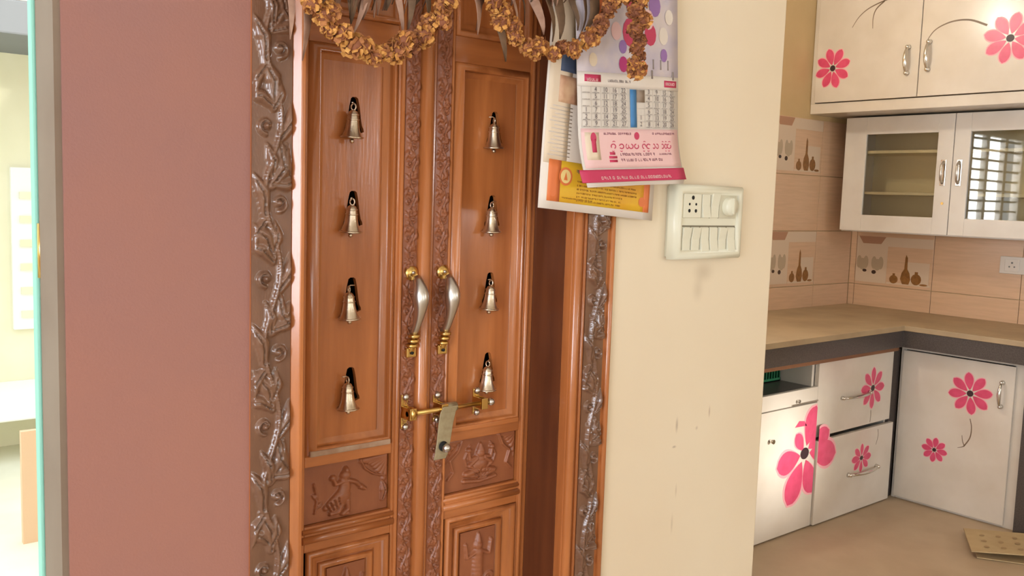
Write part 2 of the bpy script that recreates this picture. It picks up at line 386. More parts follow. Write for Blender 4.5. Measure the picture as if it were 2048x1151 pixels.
# ------------------------------------------------------------------ relief carving
class Relief:
    """height field carved with brush strokes; u across, v up"""
    def __init__(s, w, h, res):
        s.w, s.h = w, h; s.nu = int(round(w/res))+1; s.nv = int(round(h/res))+1
        s.U = np.linspace(0, w, s.nu); s.V = np.linspace(0, h, s.nv); s.Z = np.zeros((s.nv, s.nu)); s.k = 1.0
    def dab(s, u, v, r, hgt, ru=None, ang=0.0, sign=1):
        r = r*s.k; ru = ru*s.k if ru else ru
        R = max(r, ru or r)
        i0, i1 = np.searchsorted(s.V, (v-R, v+R)); j0, j1 = np.searchsorted(s.U, (u-R, u+R))
        if i1 <= i0 or j1 <= j0: return
        du = s.U[None, j0:j1]-u; dv = s.V[i0:i1, None]-v
        ca, sa = math.cos(ang), math.sin(ang)
        a = (du*ca+dv*sa)/(ru or r); b = (-du*sa+dv*ca)/r
        q = 1-(a*a+b*b); hh = np.where(q > 0, hgt*np.sqrt(np.clip(q, 0, 1)), 0)
        if sign > 0: s.Z[i0:i1, j0:j1] = np.maximum(s.Z[i0:i1, j0:j1], hh)
        else: s.Z[i0:i1, j0:j1] -= np.minimum(hh, hgt)*0.6
    def stroke(s, pts, r0, r1, hgt, mid=None, sign=1):
        P = np.array(pts, float); d = np.r_[0, np.cumsum(np.hypot(*np.diff(P, axis=0).T))]
        L = d[-1]; n = max(3, int(L/(min(r0, r1, mid or 9)*0.5+0.0006)))
        n = min(n, 120)
        for t in np.linspace(0, 1, n):
            u = np.interp(t*L, d, P[:, 0]); v = np.interp(t*L, d, P[:, 1])
            r = r0+(r1-r0)*t if mid is None else (r0+(mid-r0)*t*2 if t < .5 else mid+(r1-mid)*(t*2-1))
            if sign > 0: s.dab(u, v, r, hgt*min(1, .35+.65*r/max(r0, r1, mid or 0)))
            else: s.dab(u, v, r, hgt, sign=-1)
    def leaf(s, u, v, ang, L, Wd, hgt):
        e = (u+L*math.cos(ang), v+L*math.sin(ang))
        m = (u+L*.45*math.cos(ang)+.12*L*math.sin(ang), v+L*.45*math.sin(ang)-.12*L*math.cos(ang))
        s.stroke([(u, v), m, e], Wd*.25, Wd*.08, hgt, mid=Wd*.5)
        s.stroke([(u, v), m, e], Wd*.07, Wd*.04, hgt*.6, sign=-1)
    def spiral(s, u, v, R, turns, a0, cw, r, hgt):
        pts = []
        for i in range(26):
            t = i/25; rr = R*(1-t*.85); a = a0+cw*t*turns*2*PI
            pts.append((u+rr*math.cos(a), v+rr*math.sin(a)))
        s.stroke(pts, r, r*.5, hgt); s.dab(u, v, r*1.3, hgt)
    def build(s, name, m, parent, fr, depth=0.004):
        """fr(u, v, w) -> xyz, w = height above the back plane"""
        mb = MB(); vs = []
        e = min(.004, s.w*.06); s.Z *= np.clip(np.minimum(s.U, s.w-s.U)/e, 0, 1)[None, :]
        for i in range(s.nv):
            for j in range(s.nu): vs.append(fr(s.U[j], s.V[i], depth+s.Z[i, j]))
        fs = [(i*s.nu+j, i*s.nu+j+1, (i+1)*s.nu+j+1, (i+1)*s.nu+j) for i in range(s.nv-1) for j in range(s.nu-1)]
        mb.sm = True; mb.add(vs, fs)
        b = [fr(0, 0, 0), fr(s.w, 0, 0), fr(s.w, s.h, 0), fr(0, s.h, 0)]
        t = [fr(0, 0, depth), fr(s.w, 0, depth), fr(s.w, s.h, depth), fr(0, s.h, depth)]
        mb.sm = False; mb.add(b+t, [(0, 1, 5, 4), (1, 2, 6, 5), (2, 3, 7, 6), (3, 0, 4, 7), (0, 3, 2, 1)])
        return obj(name, mb, m, parent)

def vine(R, period, amp, r, hgt, leafL, leafW, phase=0.0, seed=1, v0=0.0, v1=None):
    rd = random.Random(seed); c = R.w/2; v1 = v1 or R.h
    n = int((v1-v0)/period*24); pts = [(c+amp*math.sin(2*PI*(v0+(v1-v0)*i/n)/period+phase), v0+(v1-v0)*i/n) for i in range(n+1)]
    for i in range(n): R.stroke(pts[i:i+2], r, r, hgt)
    k = 0; v = v0
    while v < v1:
        side = 1 if math.sin(2*PI*v/period+phase) < 0 else -1
        q = c+side*R.w*.17
        R.spiral(q, v+period*.02, R.w*.2, 1.3, -PI/2 if side > 0 else -PI/2, side, r*.8, hgt*1.05)
        R.dab(q, v+period*.02, R.w*.075, hgt*1.3)
        for a, l in ((rd.uniform(.9, 1.3), 1.0), (rd.uniform(.2, .6), .75), (rd.uniform(1.6, 1.9), .7)):
            R.leaf(c-side*R.w*.02, v+period*rd.uniform(.12, .2), PI/2-side*(PI/2-a), leafL*l, leafW*l, hgt*rd.uniform(.9, 1.4))
        R.leaf(c-side*amp*.9, v-period*.06, PI/2+side*.35, leafL*1.05, leafW*.9, hgt*1.2)
        R.leaf(c-side*amp*.9, v-period*.1, -PI/2-side*.4, leafL*.9, leafW*.8, hgt*1.1)
        v += period/2; k += 1

# ------------------------------------------------------------------ door frame
TOP = 2.075
f1 = root('trim_2', (0.565, YD, 0), 'dark carved teak door frame post beside the red wall', 'door frame', kind='structure')
obj('post', MB().box(0.528, 0.604, 1.196, 1.30, 0, TOP), M_teak, f1, .002)
R = Relief(0.0585, 2.0, 0.0019); vine(R, .21, .012, .0036, .0075, .062, .025, 1.1, 5)
R.build('carving', M_teakdark, f1, lambda u, v, w: (0.5281+u, 1.197-w, .04+v), .003)
mb = MB(); mb.prism([(.5872, 1.197), (.5882, 1.1945), (.5965, 1.1865), (.598, 1.1858), (.603, 1.186), (.604, 1.188), (.604, 1.21), (.5872, 1.21)], lambda u, v, w: (u, v, w), TOP)
obj('chamfered_edge', mb, M_teak, f1, .0008)
f2 = root('trim_3', (1.19, YD, 0), 'glossy carved teak door frame post beside the cream wall', 'door frame', kind='structure')
obj('post', MB().box(1.136, 1.242, 1.196, 1.345, 0, TOP), M_teak, f2, .002)
mb = MB(); mb.tube([(1.1465, 1.195, 0), (1.1465, 1.195, TOP)], 0.0095, 14); obj('bead', mb, M_teak, f2)
R = Relief(0.05, 2.0, 0.0019); vine(R, .20, .009, .0032, .0085, .055, .020, .3, 9)
R.build('carving', M_teakdark, f2, lambda u, v, w: (1.172+u, 1.197-w, .04+v), .003)
mb = MB(); mb.tube([(1.2355, 1.195, 0), (1.2355, 1.195, TOP)], 0.006, 14); mb.tube([(1.166, 1.196, 0), (1.166, 1.196, TOP)], 0.004, 10)
obj('outer_bead', mb, M_teak, f2)
f3 = root('trim_4', (.87, YD, 1.99), 'teak door frame head above the double door', 'door frame', kind='structure')
obj('head', MB().box(0.604, 1.136, 1.196, 1.345, 1.985, TOP), M_teak_rail, f3, .002)
mb = MB(); mb.tube([(0.604, 1.194, 1.995), (1.136, 1.194, 1.995)], 0.007, 12); obj('bead', mb, M_teak_rail, f3)
obj('dark_jamb_face', MB().box(1.1335, 1.1362, 1.215, 1.299, 0, 1.985), mat('darker_jamb_teak', srgb(104, 56, 30), 0.4, col2=srgb(86, 44, 24), nscale=7, stretch=(5, 5, .5)), f2)  # thin sheet in a darker brown over the jamb's inner face
obj('jamb_back', MB().box(0.604, 0.62, 1.296, 1.345, 0, 1.985), M_teak, f1)

# ------------------------------------------------------------------ door leaves
YF = 1.300      # front face of stiles
def bell_outline(c, z, s=1.0):
    half = [(0.004, .074), (.0085, .071), (.0105, .063), (.0125, .054), (.0145, .040), (.0165, .026), (.019, .014), (.0225, .008), (.0235, .002), (.012, -.002), (.006, -.009)]
    p = [(c+x*s, z+y*s) for x, y in half] + [(c-x*s, z+y*s) for x, y in half[::-1]]
    return p
def panel_with_holes(name, x0, x1, z0, z1, y, holes, m, parent):
    bm = bmesh.new()
    def loop(pts):
        vs = [bm.verts.new((x, y, z)) for x, z in pts]
        return [bm.edges.new((vs[i], vs[(i+1) % len(vs)])) for i in range(len(vs))]
    es = loop([(x0, z0), (x1, z0), (x1, z1), (x0, z1)])
    for h in holes: es += loop(h)
    bmesh.ops.triangle_fill(bm, use_beauty=True, use_dissolve=False, edges=es)
    # drop faces filling the holes
    def inside(px, pz, poly):
        c = False; n = len(poly)
        for i in range(n):
            xa, za = poly[i]; xb, zb = poly[(i+1) % n]
            if (za > pz) != (zb > pz) and px < (xb-xa)*(pz-za)/(zb-za)+xa: c = not c
        return c
    kill = []
    for f in bm.faces:
        cc = f.calc_center_median()
        if any(inside(cc.x, cc.z, h) for h in holes): kill.append(f)
    bmesh.ops.delete(bm, geom=kill, context='FACES_ONLY')
    r = bmesh.ops.extrude_face_region(bm, geom=list(bm.faces))
    bmesh.ops.translate(bm, verts=[g for g in r['geom'] if isinstance(g, bmesh.types.BMVert)], vec=(0, .008, 0))
    bmesh.ops.recalc_face_normals(bm, faces=bm.faces)
    mb = MB(); bm.verts.index_update()
    mb.add([v.co[:] for v in bm.verts], [[v.index for v in f.verts] for f in bm.faces]); bm.free()
    return obj(name, mb, m, parent)
PROF = [(0, -.004), (.0003, .0012), (.0095, .0074), (.0103, .0078), (.0120, .0078), (.0126, .0072), (.0130, -.002), (.0134, -.006), (.016, -.008), (.022, -.012), (.026, -.017), (.027, -.022)]
PROF2 = [(0, -.004), (0, .003), (.004, .006), (.008, .004), (.010, -.001), (.016, -.006), (.022, -.008), (.023, -.014)]
BZ = [1.541, 1.391, 1.250, 1.101]

def figure_left(R):
    c = .075
    R.dab(c, .012+.074, .008, .010); R.dab(c+.001, .096, .006, .010, ru=.0045)       # head and tall crown
    R.stroke([(c-.001, .078), (c, .06), (c-.004, .048)], .0075, .010, .009)           # torso
    R.stroke([(c+.006, .074), (c+.02, .068), (c+.03, .056)], .0038, .003, .008)       # arm reaching right
    R.stroke([(c+.03, .056), (c+.038, .050)], .0042, .003, .008)
    R.stroke([(c-.006, .074), (c-.018, .07), (c-.022, .082)], .0036, .003, .008)      # arm raised left
    R.dab(c-.023, .084, .005, .007)
    R.stroke([(c-.006, .046), (c-.02, .036), (c-.034, .026)], .010, .005, .009)       # flared skirt
    R.stroke([(c-.002, .044), (c-.012, .03), (c-.022, .02)], .010, .007, .009)
    for k in range(4): R.stroke([(c-.014-.007*k, .044-.004*k), (c-.010-.006*k, .024-.002*k)], .0012, .0012, .005, sign=-1)
    R.stroke([(c-.006, .028), (c-.012, .014), (c-.026, .012)], .0045, .0035, .008)    # legs
    R.stroke([(c+.004, .034), (c+.006, .016), (c-.004, .008), (c+.006, .007)], .0045, .0035, .008)
    R.stroke([(.02, .02), (.024, .05), (.018, .078)], .002, .002, .005)               # flowering stem at left
    R.leaf(.024, .045, 2.2, .016, .008, .005); R.leaf(.022, .03, .8, .015, .008, .005)
    for k in range(9):                                                                 # curved spandrel at right
        t = k/8; R.stroke([(.105+.045*t, .11-.002-.045*t*t), (.16, .112)], .004, .004, .004)
    R.stroke([(.103, .112), (.112, .092), (.128, .078), (.15, .070)], .0018, .0018, .006)
    R.leaf(.148, .02, 1.6, .04, .014, .006)
def figure_right(R):
    c = .083
    R.dab(c, .078, .0085, .010); R.stroke([(c, .084), (c, .098)], .007, .003, .010)
    R.stroke([(c, .072), (c+.001, .055)], .0095, .012, .009); R.dab(c, .052, .013, .010, ru=.015)
    for sgn in (-1, 1):
        R.stroke([(c+sgn*.008, .07), (c+sgn*.024, .066), (c+sgn*.027, .084)], .0036, .003, .007)
        R.dab(c+sgn*.027, .088, .0048, .008)
        R.stroke([(c+sgn*.009, .066), (c+sgn*.026, .052), (c+sgn*.016, .046)], .0042, .0034, .008)
        R.stroke([(c+sgn*.006, .040), (c+sgn*.032, .034), (c+sgn*.008, .026)], .0065, .0042, .009)
        R.stroke([(c+sgn*.03, .052), (c+sgn*.036, .07), (c+sgn*.024, .098)], .0014, .0014, .004)
    for k in range(7): R.leaf(c, .022, PI/2+(k-3)*.42, .026, .009, .005)
    R.stroke([(c-.036, .019), (c, .014), (c+.036, .019)], .004, .004, .006)
    for sgn in (-1, 1):
        e = .0 if sgn < 0 else .17
        for k in range(9):
            t = k/8; u = c+sgn*(.045+.04*t); R.stroke([(u, .112-.055*t*t), (e, .113)], .004, .004, .004)
        R.stroke([(c+sgn*.043, .113), (c+sgn*.052, .09), (c+sgn*.07, .072), (c+sgn*.062, .045), (c+sgn*.074, .03)], .0018, .0018, .006)
def figure_lower(R):
    c = R.w/2; zz = R.h
    R.dab(c, zz-.03, .010, .008); R.stroke([(c, zz-.022), (c, zz-.008)], .007, .003, .008)
    for sgn in (-1, 1):
        R.stroke([(c+sgn*.006, zz-.042), (c+sgn*.026, zz-.05), (c+sgn*.03, zz-.024)], .004, .003, .007)
        R.spiral(c+sgn*.026, zz-.1, .014, 1.2, 0, sgn, .0022, .005)
        R.stroke([(c+sgn*.004, zz-.1), (c+sgn*.012, zz-.14), (c+sgn*.008, zz-.18)], .008, .005, .008)
        R.leaf(c+sgn*.02, zz-.2, PI/2-sgn*.8, .03, .014, .006); R.leaf(c, zz-.26, PI/2-sgn*.9, .03, .014, .006)
    R.stroke([(c, zz-.045), (c, zz-.1)], .012, .013, .009)
    for k in range(8):
        a = k*PI/4; R.leaf(c, zz-.33, a, .026, .012, .006)
    R.dab(c, zz-.33, .007, .009)

def make_leaf(side):
    if side == 'L':
        a, b, p0, p1 = 0.6215, 0.8965, 0.6655, 0.8275; cs0, cs1 = .8415, .8695
        d = root('door_1', (a, YF, 0), 'left teak door leaf with four bells, carved figures and pull handle', 'door', kind='structure')
    else:
        a, b, p0, p1 = 0.8985, 1.1355, 0.9405, 1.1115; cs0, cs1 = .9035, .9335
        d = root('door_2', (b, YF, 0), 'right teak door leaf with four bells and seated carved figure, beside the frame post', 'door', kind='structure')
    zb, zt = 0.025, 1.98
    obj('stile', MB().box(a, p0, YF, 1.338, zb, zt), M_teak, d, .002)
    obj('stile', MB().box(p1, b, YF, 1.338, zb, zt), M_teak, d, .002)
    for (z0, z1) in ((zb, .18), (.845, .888), (.986, 1.004), (1.655, 1.70), (1.93, zt)):
        obj('rail', MB().box(p0, p1, YF, 1.338, z0, z1), M_teak_rail, d, .0015)
    # ledge lines on rails
    mb = MB(); mb.tube([(p0-.004, YF+.001, .880), (p1+.004, YF+.001, .880)], .0045, 10); mb.tube([(p0-.004, YF+.001, .866), (p1+.004, YF+.001, .866)], .0065, 10)
    obj('rail_moulding', mb, M_teak_rail, d)
    # upper panel with bell shaped openings
    cx = (p0+p1)/2; bx = .744 if side == 'L' else 1.033
    holes = [bell_outline(bx+.0105, z-.018, .76) for z in BZ]
    panel_with_holes('panel', p0+.022, p1-.022, 1.02, 1.642, YF+.015, holes, M_teak, d)
    mb = MB(); mb.rect_sweep(p0, p1, 1.004, 1.655, PROF, YF+.002, 1.45, .8); obj('panel_moulding', mb, M_teak, d)
    tag(obj('dusty_ledge', MB().box(p0+.006, p1-.006, YF-.007, YF+.012, 1.004, 1.0135), M_dust if side == 'L' else M_teak_rail, d, .002), 'dust covered ledge' if side == 'L' else None)
    # figure panel
    # squeeze vertical range of the drawings into the panel height
    R2 = Relief(p1-p0-.004, .115, .0011); R2.k = 1.3; (figure_left if side == 'L' else figure_right)(R2)
    R2.V = R2.V*(.096/.115); R2.h = .096
    R2.build('figure_carving', M_teakcarve, d, lambda u, v, w: (p0+.002+u, YF+.012-w, .889+v), .003)
    # lower panel
    mb = MB(); mb.rect_sweep(p0+.004, p1-.004, .18, .845, PROF2, YF); obj('lower_moulding', mb, M_teak, d)
    mb = MB(); mb.rect_sweep(p0+.03, p1-.03, .206, .819, [(0, 0), (0, .006), (.004, .008), (.009, .007), (.012, 0)], YF+.012); obj('lower_moulding', mb, M_teak, d)
    obj('lower_panel', MB().box(p0+.02, p1-.02, YF+.012, YF+.022, .195, .83), M_teak, d)
    R = Relief(p1-p0-.09, .585, .0016); figure_lower(R)
    R.build('lower_carving', M_teakcarve, d, lambda u, v, w: (p0+.045+u, YF+.010-w, .222+v), .003)
    # top panel
    mb = MB(); mb.rect_sweep(p0, p1, 1.70, 1.93, PROF2, YF); obj('top_moulding', mb, M_teak, d)
    obj('top_panel', MB().box(p0+.02, p1-.02, YF+.012, YF+.022, 1.715, 1.915), M_teak, d)
    # long carved floral strip on the meeting stile
    R = Relief(cs1-cs0, 1.90, .0012); vine(R, .062, .0055, .0014, .0042, .020, .0085, .4, 21 if side == 'L' else 33)
    R.build('floral_carving', M_teakcarve, d, lambda u, v, w: (cs0+u, YF-w, .05+v), .0012)
    mb = MB()
    if side == 'L':
        mb.tube([(.8835, YF-.001, zb), (.8835, YF-.001, zt)], .0125, 16); mb.tube([(.8365, YF, zb), (.8365, YF, zt)], .0042, 10)
    else:
        mb.tube([(.9372, YF, zb), (.9372, YF, zt)], .0030, 10); mb.tube([(1.1185, YF, zb), (1.1185, YF, zt)], .005, 10)
    obj('bead', mb, M_teak, d)
    # pull handle
    hx = .8585 if side == 'L' else .9235
    h = obj('pull_handle', MB().tube([(hx-.001, YF-.008-.027*math.sin(PI*min(1, i/14*.88+.08)**.85)**.7, 1.289-.098*i/14) for i in range(15)],
            [.0065, .0085, .0105, .0125, .0135, .0135, .0128, .0115, .0100, .0088, .0078, .0072, .0068, .0066, .0066], 20), M_steel, d)
    tag(h, 'pearly steel pull handle with brass ends')
    mb = MB(); mb.lathe([(0, .0), (.013, .0), (.013, .003), (.011, .005), (.006, .007), (0, .0075)], (hx, YF-.001, 1.294), 'y', 20)
    mb.box(hx-.009, hx+.009, YF-.008, YF, 1.283, 1.293)
    obj('mount', mb, M_brass, h); 
    mb = MB(); mb.lathe([(0, 0), (.003, 0), (.003, .002), (0, .0025)], (hx, YF-.0085, 1.295), 'y', 10); obj('screw', mb, M_steel, h)
    for k in range(3):
        z = 1.188-.0085*k; yy = YF-.0165+.003*k
        mb = MB(); mb.lathe([(.006, -.0035), (.0098, -.0025), (.0105, 0), (.0098, .0025), (.006, .0035)], (hx-.001, yy, z), 'z', 18); obj('ring', mb, M_brass, h)
    mb = MB(); mb.box(hx-.010, hx+.010, YF-.009, YF-.001, 1.150, 1.167); mb.tube([(hx, YF-.010, 1.172), (hx, YF-.005, 1.160)], .006, 12); obj('mount', mb, M_brass, h, .002)
    mb = MB(); mb.lathe([(0, 0), (.003, 0), (.003, .002), (0, .0025)], (hx, YF-.0095, 1.158), 'y', 10); obj('screw', mb, M_hole, h)
    return d
make_leaf('L'); make_leaf('R')

# ------------------------------------------------------------------ bells hung in the openings
def make_bell(loc):
    r = root('door_bell', loc)
    mb = MB(); mb.lathe([(0, .0525), (.004, .0525), (.0075, .050), (.0098, .045), (.0108, .037), (.0122, .026), (.0145, .015), (.018, .006), (.0205, .002), (.0205, 0), (.018, .001), (.0135, .012), (.011, .03), (.006, .046), (0, .048)], (0, 0, 0), 'z', 28)
    mb.lathe([(.0215, .0005), (.0222, .002), (.0215, .0035), (.0195, .004)], (0, 0, 0), 'z', 28)
    obj('bell_body', mb, M_bell, r, local=True)
    mb = MB(); mb.lathe([(.0115, .0335), (.0125, .035), (.0115, .0365)], (0, 0, 0), 'z', 24); mb.lathe([(.0105, .043), (.0113, .0442), (.0105, .0455)], (0, 0, 0), 'z', 24)
    obj('band', mb, M_bell, r, local=True)
    mb = MB(); mb.tube([(.0045*math.cos(a), 0, .0585+.006*math.sin(a)) for a in [2*PI*i/14 for i in range(15)]], .0016, 8)
    obj('crown_loop', mb, M_bell, r, local=True)
    mb = MB(); mb.tube([(0, 0, .03), (0, 0, -.003)], .0012, 6); mb.sphere((0, 0, -.005), .0048, 12)
    obj('clapper', mb, M_bell, r, local=True)
    mb = MB(); mb.tube([(0, .012, .066), (0, .003, .0665), (0, 0, .0635)], .0012, 6)
    obj('hook', mb, M_bell, r, local=True)
    return r
b0 = make_bell((0, 0, 0)); n = 0
words = ['topmost', 'second from the top', 'third from the top', 'lowest']
extra = {('L', 0): 'catching the light', ('L', 3): 'beside the sliding bolt', ('R', 0): 'in dark glossy varnish', ('R', 3): 'just above the sliding bolt end'}
for s, bx in (('L', .7445), ('R', 1.0335)):
    for i, z in enumerate(BZ):
        b = b0 if n == 0 else copy_tree(b0); n += 1
        b.scale = (.84, .84, .84); b.location = (bx-.002, YF+.001, z-.0285); b.rotation_euler = (random.uniform(-.05, .05), random.uniform(-.06, .06), random.uniform(0, 6))
        tag(b, '%s small brass bell on the %s door leaf%s' % (words[i], 'left' if s == 'L' else 'right', ', '+extra[(s, i)] if (s, i) in extra else ''), 'bell', 'brass bells in the door panels')

# ------------------------------------------------------------------ sliding bolt across both leaves
sb = root('sliding_bolt', (.93, YF-.02, 1.056), 'brass sliding bolt closed across both door leaves, below the handles', 'bolt')
mb = MB(); mb.tube([(.843, YF-.022, 1.056), (1.019, YF-.022, 1.056)], .0046, 16); obj('rod', mb, M_brass, sb)
mb = MB(); mb.sphere((1.024, YF-.022, 1.056), .0072, 14); obj('end_knob', mb, M_steel, sb)
mb = MB(); mb.lathe([(0, 0), (.012, 0), (.013, .004), (.010, .009), (.008, .013), (.005, .013)], (.846, YF-.022, 1.056), 'x', 20); obj('collar', mb, M_brass, sb)
for i, (x, hh) in enumerate(((.850, .030), (.916, .026), (1.004, .024))):
    mb = MB(); mb.box(x-.007, x+.007, YF-.004, YF-.0005, 1.056-hh, 1.056+hh)
    mb.box(x-.007, x-.003, YF-.03, YF-.002, 1.046, 1.066); mb.box(x+.003, x+.007, YF-.03, YF-.002, 1.046, 1.066); mb.box(x-.007, x+.007, YF-.031, YF-.027, 1.046, 1.066)
    br = obj('bracket', mb, M_brass, sb, .001)
    for sg in (-1, 1):
        mb = MB(); mb.sphere((x, YF-.006, 1.056+sg*(hh-.004)), .0062, 12); obj('dome_screw', mb, M_steel, br)
# hinged flat hasp hanging from the rod
mb = MB(); prof = [(.926, 1.062, .0), (.922, 1.05, .004), (.919, 1.03, .006), (.916, 1.0, .008), (.913, .977, .010), (.910, .968, .012)]
wd = [.016, .0165, .0155, .0145, .0140, .0125]; vs = []
for (x, z, o), w in zip(prof, wd):
    for dx in (-w, w):
        for dy in (0, .0025): vs.append((x+dx, YF-.034+dy+o*.6, z))
fs = []
for i in range(5):
    a = i*4; fs += [(a, a+2, a+6, a+4), (a+1, a+5, a+7, a+3), (a, a+4, a+5, a+1), (a+2, a+3, a+7, a+6)]
fs += [(0, 1, 3, 2), (20, 22, 23, 21)]
mb.add(vs, fs); hs = obj('hasp_strap', mb, M_strap, sb, .001)
mb = MB(); mb.tube([(.910, YF-.023, 1.058), (.944, YF-.023, 1.058)], .0082, 14); obj('knuckle', mb, M_strap, hs)
mb = MB(); mb.lathe([(0, 0), (.0075, 0), (.0085, .003), (.007, .008), (.003, .0105), (0, .011)], (.918, YF-.031, .989), 'y', 16); obj('stud', mb, M_steel, hs)
mb = MB(); mb.lathe([(0, 0), (.009, 0), (.009, .001), (0, .001)], (.914, YF-.0305, .992), 'y', 16); obj('slot', mb, M_hole, hs)

# ------------------------------------------------------------------ garlands
def marigold_mesh(seed, r, mats):
    rd = random.Random(seed); mb = MB()
    mb.sphere((0, 0, 0), r*.72, 10); 
    for i in range(len(mb.m)): mb.m[i] = 2
    N = 74
    for i in range(N):
        z = 1-2*(i+.5)/N; a = i*2.39996+rd.uniform(-.3, .3); q = math.sqrt(max(0, 1-z*z))
        d = Vector((q*math.cos(a), q*math.sin(a), z)); t = d.orthogonal().normalized(); b = d.cross(t)
        ra = rd.uniform(0, 6.28); t, b = t*math.cos(ra)+b*math.sin(ra), b*math.cos(ra)-t*math.sin(ra)
        L = r*rd.uniform(.75, 1.08); w = r*rd.uniform(.2, .34); cup = rd.uniform(.1, .4)
        p0 = d*r*.45; p1 = d*L*.85+b*r*.12; p2 = d*L+b*r*cup
        mb.cur = 0 if rd.random() < .62 else 1; mb.sm = False
        mb.add([p0-t*w*.4, p0+t*w*.4, p1+t*w, p1-t*w, p2+t*w*.75+d*rd.uniform(-.06, .06)*r, p2-t*w*.75], [(0, 1, 2, 3), (3, 2, 4, 5)])
    me = obj('marigold_proto', mb, mats, None); m = me.data; bpy.data.objects.remove(me); return m
PM = [marigold_mesh(1, .0165, [M_marA, M_marB, M_marC]), marigold_mesh(2, .0155, [M_marA, M_marB, M_marC]),
      marigold_mesh(3, .0150, [M_marB, M_marC, M_marC]), marigold_mesh(4, .0170, [M_marB, M_marA, M_marC])]
def garland(name, pts, y, label, sc=1.0, dark=.3):
    rt = root(name, (pts[0][0], y, pts[0][1]), label, 'garland')
    P = [Vector((x, y, z)) for x, z in pts]
    mb = MB(); mb.tube(P, .0012, 6); obj('string', mb, M_string, rt)
    for i, p in enumerate(P):
        m = PM[random.choice((2, 3)) if random.random() < dark else random.choice((0, 1, 3))]
        o = bpy.data.objects.new('marigold', m); COL.objects.link(o); o.parent = rt
        o.location = p - rt.location + Vector((random.uniform(-.003, .003), random.uniform(-.008, .004), random.uniform(-.002, .002)))
        o.rotation_euler = [random.uniform(0, 6.28) for _ in range(3)]; s = sc*random.uniform(.82, 1.12); o.scale = (s, s, s*random.uniform(.85, 1.1))
    return rt
up = lambda x0, z0, x1, z1, n: [(x0+(x1-x0)*i/n, z0+(z1-z0)*i/n) for i in range(1, n+1)]
GL = [(0.581, 1.688), (0.579, 1.674), (0.594, 1.661), (0.604, 1.666), (0.609, 1.644), (0.626, 1.64), (0.644, 1.628), (0.661, 1.627), (0.676, 1.62), (0.694, 1.622), (0.714, 1.627), (0.722, 1.639), (0.737, 1.644), (0.759, 1.654), (0.763, 1.666), (0.775, 1.681), (0.788, 1.678), (0.793, 1.698), (0.798, 1.711)]
GR = [(0.883, 1.733), (0.885, 1.72), (0.903, 1.712), (0.905, 1.697), (0.927, 1.69), (0.932, 1.675), (0.953, 1.662), (0.972, 1.658), (0.986, 1.67), (1.011, 1.66), (1.03, 1.673), (1.05, 1.674), (1.065, 1.67), (1.09, 1.693), (1.108, 1.71), (1.123, 1.727), (1.134, 1.748), (1.145, 1.764)]
GT = [(1.178, 1.79), (1.164, 1.775), (1.184, 1.763), (1.166, 1.745), (1.191, 1.735), (1.17, 1.717), (1.189, 1.704), (1.169, 1.687), (1.188, 1.678), (1.170, 1.661), (1.182, 1.651)]
garland('marigold_garland', up(.581, 1.688, .56, 1.80, 6)[::-1]+GL+up(.798, 1.711, .838, 1.80, 5), 1.13, 'dried orange marigold garland looping across the left door leaf')
garland('marigold_garland', up(.883, 1.733, .845, 1.80, 4)[::-1]+GR+up(1.145, 1.764, 1.16, 1.80, 2), 1.13, 'dried orange marigold garland looping across the right door leaf', dark=.35)
garland('marigold_garland', up(1.178, 1.79, 1.165, 1.86, 4)[::-1]+GT, 1.105, 'dark brown marigold tassel hanging in front of the calendar', 1.0, .8)
# a third row of leaves and small flowers between them
rt = root('leaf_garland', (.85, 1.15, 1.80), 'row of dried mango leaves hanging behind the marigold garlands', 'leaf garland')
mb = MB(); mb.tube([(.50+.7*i/20, 1.15, 1.80-.004*math.sin(i*1.1)) for i in range(21)], .0015, 6); obj('string', mb, M_string, rt)
LV = [(0.519, 1.684, 0.536, 1.635), (0.546, 1.688, 0.557, 1.625), (0.575, 1.693, 0.582, 1.602), (0.61, 1.699, 0.62, 1.66), (0.642, 1.704, 0.651, 1.659), (0.663, 1.707, 0.668, 1.667), (0.686, 1.711, 0.651, 1.641), (0.71, 1.715, 0.708, 1.687), (0.731, 1.718, 0.74, 1.656), (0.757, 1.722, 0.739, 1.663), (0.77, 1.725, 0.776, 1.675), (0.856, 1.739, 0.868, 1.673), (0.88, 1.743, 0.875, 1.682), (0.891, 1.729, 0.92, 1.638), (0.935, 1.752, 0.953, 1.692), (0.955, 1.755, 0.973, 1.703), (0.981, 1.759, 1.006, 1.692), (1.008, 1.764, 1.021, 1.682), (1.041, 1.769, 1.036, 1.688), (1.075, 1.774, 1.09, 1.711), (1.1, 1.779, 1.096, 1.696), (1.121, 1.782, 1.107, 1.714)]
LV = [l for l in LV if l[0] > .54]
for k in range(80):
    x = .59+.54*random.random(); z = 1.642+.1*(x-.6)/.5+random.uniform(.0, .03)+ (0.02 if .8 < x < .87 else 0)
    LV.append((x, 1.79, x+random.uniform(-.015, .015), z+.012))
